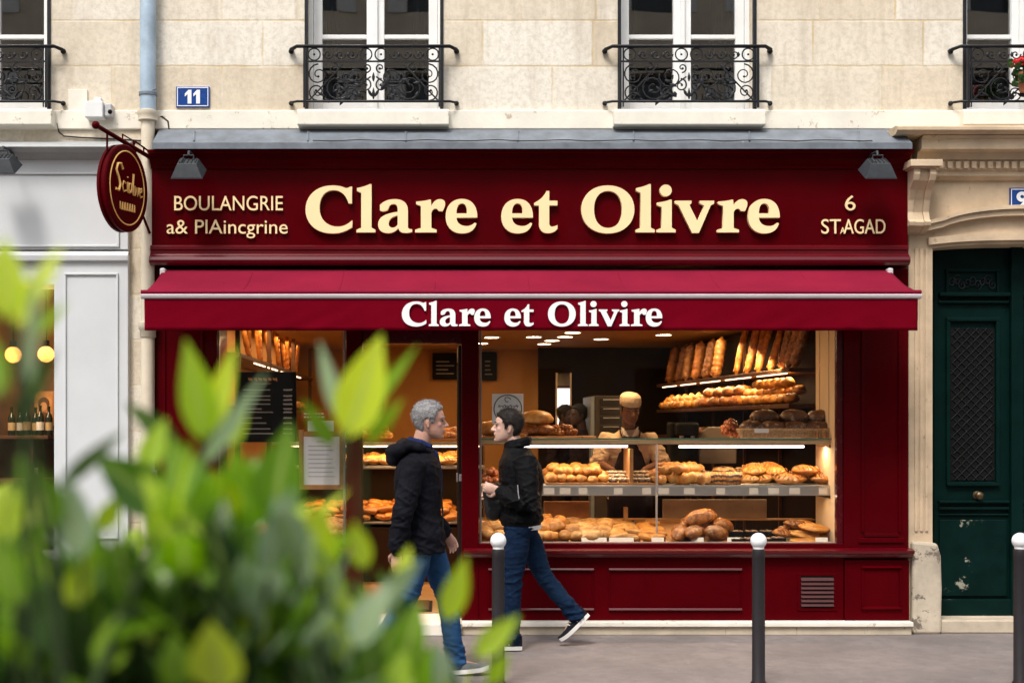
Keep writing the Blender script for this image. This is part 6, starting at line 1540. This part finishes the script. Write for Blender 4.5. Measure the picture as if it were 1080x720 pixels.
# ---- baker behind the counter, facing the street, arms on the shelf
YB = 1.16
J = dict(chin=(.055,0,1.52), pitch=R(12), turn=R(6), neck=(.0,0,1.46), chest=(-.02,0,1.27), pelvis=(-.03,0,.96), hem=.86,
 shR=(-.02,-.195,1.375), elR=(.06,-.275,1.17), wrR=(.25,-.175,1.12), handR=((.85,.35,-.55),(-.2,.1,-1),.5,-1),
 shL=(-.02,.195,1.375), elL=(.06,.28,1.17), wrL=(.25,.10,1.12), handL=((.8,-.5,-.55),(-.2,-.1,-1),.5,1),
 hipR=(-.02,-.09,.90), knR=(.0,-.10,.50), anR=(-.02,-.10,.09), footR=((1,-.1,0),(0,0,1)), hipL=(-.02,.09,.90), knL=(.0,.10,.50), anL=(-.02,.10,.09), footL=((1,.1,0),(0,0,1)))
bak, bmx, bj = person('baker in a cream cap, beige jacket and dark apron behind the counter', (X(663,YB), YB, .12), R(-90), J,
  dict(skin=M['skin_brown'], hair=M['hair_black'], brow=M['hair_black'], hair_t=.006, hair_n=.004, trousers=M['apron'], jacket=M['chef'], puff=.016, slv=.008, sleeve=.04, shoe=M['shoe_dark'], folds=[(.13,.014)]))
cp = MB(); cp.rings([(-.004,0,.152,.106,.083),(-.006,0,.165,.112,.089),(-.01,0,.20,.114,.092),(-.014,0,.232,.106,.086),(-.016,0,.252,.085,.068),(-.016,0,.262,.05,.04)], 26, 2.1)
put('cap', solid(cp.xform(bmx), .006, 3, [(.04,.008)], 'cap'), M['cap'], bak)
ap = MB()
def arow(z, hw, x): return [(x-.035*(abs(t))**2.2, hw*t, z) for t in (-1,-.75,-.5,-.25,0,.25,.5,.75,1)]
rows = [arow(1.40,.075,.125), arow(1.30,.085,.140), arow(1.18,.125,.150), arow(1.06,.17,.150), arow(.95,.19,.155), arow(.80,.19,.165), arow(.6,.19,.165)]
ap.add([p for r_ in rows for p in r_], [(i*9+k, i*9+k+1, (i+1)*9+k+1, (i+1)*9+k) for i in range(len(rows)-1) for k in range(8)])
ao = put('apron', ap, M['apron'], bak, smooth=True); q_ = ao.modifiers.new('t','SOLIDIFY'); q_.thickness = .008; q_.offset = 1
st = MB()
for s in (-1,1): st.tube([(.122,s*.07,1.39),(.105,s*.085,1.44),(.04,s*.085,1.49),(-.05,s*.06,1.50)], .011, 8, aspect=.5)
put('apron_strap', st, M['apron'], bak, smooth=True)
lp = MB()
for s in (-1,1): lp.add([(.115,s*.004,1.385),(.092,s*.055,1.475),(.070,s*.075,1.485),(.120,s*.062,1.42)], [(0,1,2,3)])
lo_ = put('collar', lp, simple('white_collar', (.75,.68,.6), .8), bak); q_ = lo_.modifiers.new('t','SOLIDIFY'); q_.thickness = .007

# ---- two colleagues in the dim back room
for i, (px, py, yy, yw, lb, s_) in enumerate(((593, 432, 5.5, R(-30), 'person in dark clothes silhouetted against the bright narrow opening', 0),(614, 434, 5.0, R(200), 'person in dark clothes standing in the dim room between the opening and the oven', 1))):
    J = dict(chin=(.05,0,1.52), neck=(.0,0,1.46), chest=(-.02,0,1.27), pelvis=(-.02,0,.95), hem=.84,
     shR=(-.02,-.19,1.37), elR=(-.02,-.25,1.10), wrR=(.12,-.22,.95), handR=((.6,0,-.8),(0,1,0),.5,-1), shL=(-.02,.19,1.37), elL=(-.02,.25,1.10), wrL=(.12,.22,.95), handL=((.6,0,-.8),(0,-1,0),.5,1),
     hipR=(-.02,-.09,.90), knR=(.0,-.10,.50), anR=(-.02,-.10,.09), footR=((1,-.1,0),(0,0,1)), hipL=(-.02,.09,.90), knL=(.0,.10,.50), anL=(-.02,.10,.09), footL=((1,.1,0),(0,0,1)))
    dz = Z(py,yy) - 1.77
    person(lb, (X(px,yy), yy, .1), yw, J, dict(skin=skin_mat('silhouette_skin', (.06,.03,.02)), hair=M['hair_black'], hair_t=.012, hair_n=.01, trousers=M['apron'], jacket=M['apron'], puff=.018, shoe=M['shoe_dark']))  # backlit shade is put into the near-black skin colour
# ---------------------------------------------------------------- foreground shrub in a planter on the near pavement
def leaf_mat():
    t = NT('glossy_shrub_leaf'); b = t.b; b.inputs['Roughness'].default_value = .32; b.inputs['Specular IOR Level'].default_value = .5
    at = t.n('ShaderNodeAttribute'); at.attribute_name = 'tint'
    v = t.coord(); f = t.noise(v, 30, 3)
    col = t.ramp(at.outputs['Fac'], [(.0, (.008,.028,.011)), (.3, (.035,.105,.018)), (.58, (.25,.46,.025)), (.80, (.68,.80,.065)), (.86, (.68,.80,.065)), (.90, (.24,.35,.23)), (1.0, (.38,.48,.32))])  # last two stops: sage leaves, pale sky reflection painted into the colour
    col = t.mix(.15, col, t.ramp(f, [(.3, (.02,.05,.01)), (.7, (.16,.26,.03))]))
    am = t.n('ShaderNodeAttribute'); am.attribute_name = 'midrib'
    col = t.mix(t.ramp(am.outputs['Fac'], [(.80, (0,0,0)), (.97, (.6,.6,.6))]), col, (.42,.52,.16))
    t.col(col); t.bump(t.noise(v, 90, 3), .15, .003)
    tr = t.n('ShaderNodeBsdfTranslucent'); mx = t.n('ShaderNodeMixShader')
    br = t.n('ShaderNodeHueSaturation'); br.inputs['Saturation'].default_value = 1.1; br.inputs['Value'].default_value = 1.6; t.l(col, br.inputs['Color']); t.l(br.outputs[0], tr.inputs['Color'])
    mx.inputs[0].default_value = .42; t.l(b.outputs[0], mx.inputs[1]); t.l(tr.outputs[0], mx.inputs[2]); t.l(mx.outputs[0], t.out.inputs['Surface'])
    return t.m
sh = thing('shrub', 'large blurred green shrub with pale yellow new leaves in front of the street', 'shrub', (-.55, -8.7, .55))
O = Vector(sh.location)
fol = MB(); stem = MB(); rnd = random.Random(11)
def leaf(base, d, up, L, wd, tint, bend=.25):
    d = d.normalized(); sd = d.cross(up)
    if sd.length < 1e-3: sd = d.orthogonal()
    sd.normalize(); n = sd.cross(d).normalized(); vs = []; N = 7
    for i in range(N+1):
        t = i/N; p = base + d*L*t - n*bend*L*t*t*.6
        w_ = wd*max(.02, math.sin(math.pi*min(1, t**.82*.97+.02)))*(1.08-.3*t)
        for k, q in ((-1,.22),(-.5,.07),(0,0),(.5,.07),(1,.22)):
            vs.append(p + sd*w_*k + n*q*w_)
    fol.add([v-O for v in vs], [(i*5+k, i*5+k+1, (i+1)*5+k+1, (i+1)*5+k) for i in range(N) for k in range(4)])
    fol.mid += [1-abs(k) for _ in range(N+1) for k in (-1,-.5,0,.5,1)]
    fol.tint += [tint*.82 if tint <= 1 else .95]*len(vs)
def shoot(tip, base, L, wd, n, tint, spread=.6, gap=.022):
    tip, base = Vector(tip), Vector(base); ax = (tip-base).normalized()
    mid = base.lerp(tip,.5) + Vector((rnd.uniform(-.02,.02), rnd.uniform(-.02,.02), 0))
    stem.tube([p-O for p in (base, mid, tip)], [.007,.005,.0025], 7)
    o1 = ax.orthogonal().normalized(); o2 = ax.cross(o1); ph = rnd.uniform(0, 6.28)
    for i in range(n):
        a = ph + i*2.4; t = i/max(1,n-1); p = tip - ax*gap*i
        out = o1*math.cos(a) + o2*math.sin(a); sp_ = spread*(.25+.9*t)
        d = (ax*(1-.35*t) + out*sp_).normalized()
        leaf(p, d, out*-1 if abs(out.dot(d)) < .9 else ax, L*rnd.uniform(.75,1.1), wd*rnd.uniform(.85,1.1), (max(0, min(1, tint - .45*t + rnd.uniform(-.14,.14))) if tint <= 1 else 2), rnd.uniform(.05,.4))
def at(px, py, d): return Vector((X(px, d-10), d-10, Z(py, d-10)))
# tall shoots that stand clear of the mass
HERO = [ # one leaf each: base px, py, tip px, py, width px, colour (2 = sage, sky sheen put into the colour), distance
 (366,462,402,352,56,.98,1.25),(376,446,442,364,17,.65,1.28),(362,448,334,358,20,2,1.27),(352,470,318,420,22,.5,1.3),(385,470,425,420,18,.75,1.26),
 (216,466,198,358,42,.78,1.2),(224,455,248,362,32,.95,1.22),(190,468,128,424,26,.25,1.2),(212,492,282,392,20,2,1.15),(238,470,262,430,24,.85,1.22),(205,480,160,470,26,.5,1.2),
 (288,552,302,446,62,.5,1.15),(268,560,245,470,40,.7,1.18),(332,610,336,528,46,.92,1.12),(322,600,372,560,30,.7,1.14),
 (18,348,62,254,30,.97,.95),(8,338,4,246,44,.9,.95),(30,410,42,284,22,2,.92),(18,446,56,366,30,.15,.98),(2,420,-20,340,34,.6,.95),(26,360,72,318,18,.75,.96),
 (62,514,132,452,20,.1,1.05),(175,540,102,478,58,.42,1.1),(160,545,215,482,46,.6,1.12),(60,560,20,478,48,.55,1.0),(85,590,70,500,44,2,1.0),(105,560,128,520,26,.9,1.08),
 (470,655,492,586,30,.85,1.25),(392,645,446,588,26,2,1.2),(500,692,548,648,28,.82,1.22),(425,705,442,630,36,.62,1.22),(430,660,400,600,26,.4,1.24),(515,720,535,690,22,.8,1.2),
 (232,728,222,652,62,.98,1.0),(188,728,182,664,40,.7,1.0),(300,700,330,620,44,.75,1.08),(360,700,345,640,36,.92,1.1),(395,710,420,650,34,.5,1.12),(270,650,250,580,42,2,1.05),(140,640,120,560,46,.5,1.02),(60,690,40,610,50,.3,.98),(110,710,130,640,42,.75,1.0),(20,640,-10,560,46,.65,.98),(215,600,190,540,36,.9,1.08),(150,500,175,440,30,.8,1.15),(250,545,228,498,28,.95,1.14),(300,600,285,548,34,.95,1.1),(385,600,372,548,26,.9,1.2),(75,640,95,585,34,.95,1.02),(170,680,150,628,36,.9,1.03),(255,690,282,632,36,.95,1.05),(330,690,318,640,34,.85,1.08),(20,560,38,505,32,.9,.99),(420,620,432,575,20,.95,1.22),(110,600,84,552,30,.7,1.05),(240,640,262,600,30,.8,1.07)]
for (bx_, by_, tx_, ty_, wp, tint, d) in HERO:
    p0, p1 = at(bx_, by_, d), at(tx_, ty_, d + rnd.uniform(-.035,.02)); dd_ = p1-p0
    leaf(p0, dd_, Vector((rnd.uniform(-.35,.35), -1, rnd.uniform(-.1,.5))), dd_.length, wp*d/F*.5, tint, rnd.uniform(-.1,.2))
    low = p0 + Vector((rnd.uniform(-.05,.05), rnd.uniform(0,.06), -.28)); stem.tube([p0-O+dd_*.1, p0-O, p0.lerp(low,.5)-O+Vector((rnd.uniform(-.015,.015),0,0)), low-O], [.001,.0016,.0022,.003], 6)
# the mass: shoots on a rounded body behind and below, thinner to the right
def top_py(px):
    T = [(-260,540),(0,540),(60,575),(105,600),(150,545),(200,505),(260,520),(310,570),(360,630),(420,690),(480,722),(540,750)]
    for (a, b), (c, e) in zip(T, T[1:]):
        if px <= c: return b + (e-b)*(px-a)/(c-a)
    return 760
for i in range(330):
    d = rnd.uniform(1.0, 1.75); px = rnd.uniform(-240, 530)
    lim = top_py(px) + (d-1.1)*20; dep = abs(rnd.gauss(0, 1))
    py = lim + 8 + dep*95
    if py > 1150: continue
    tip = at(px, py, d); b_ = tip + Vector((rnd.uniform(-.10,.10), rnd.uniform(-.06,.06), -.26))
    tint = max(.0, .80 - .46*dep + rnd.uniform(-.25,.3))  # deeper, older leaves get darker colour, which also paints in the inner shade
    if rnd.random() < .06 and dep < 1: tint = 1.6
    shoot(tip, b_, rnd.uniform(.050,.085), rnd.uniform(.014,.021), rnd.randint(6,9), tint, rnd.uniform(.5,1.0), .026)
for i in range(26):
    a = Vector((rnd.uniform(-1.0,-.05), rnd.uniform(-8.85,-8.3), .5)); b_ = a + Vector((rnd.uniform(-.12,.12), rnd.uniform(-.1,.1), rnd.uniform(.6,.85)))
    stem.tube([a-O, a.lerp(b_,.5)-O+Vector((rnd.uniform(-.03,.03),0,0)), b_-O], [.008,.006,.003], 7)
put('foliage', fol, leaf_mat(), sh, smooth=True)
put('stem', stem, simple('brown_green_stem', (.035,.06,.018), .7, var=.3, vscale=20), sh, smooth=True)
plt = thing('planter', 'dark wooden planter box holding the foreground shrub', 'planter', (-.55,-8.55,0))
b = MB()
for i in range(4):
    z = .02+.132*i
    b.box(-.62,.62,-.36,-.335,z,z+.122).box(-.62,.62,.335,.36,z,z+.122).box(-.62,-.595,-.334,.334,z,z+.122).box(.595,.62,-.334,.334,z,z+.122)
put('box', b, M['wood'], plt, bevel=.004)
put('soil', MB().box(-.594,.594,-.334,.334,.05,.49), simple('potting_soil', (.035,.022,.015), .95, var=.4, vscale=40, bump=.6), plt)
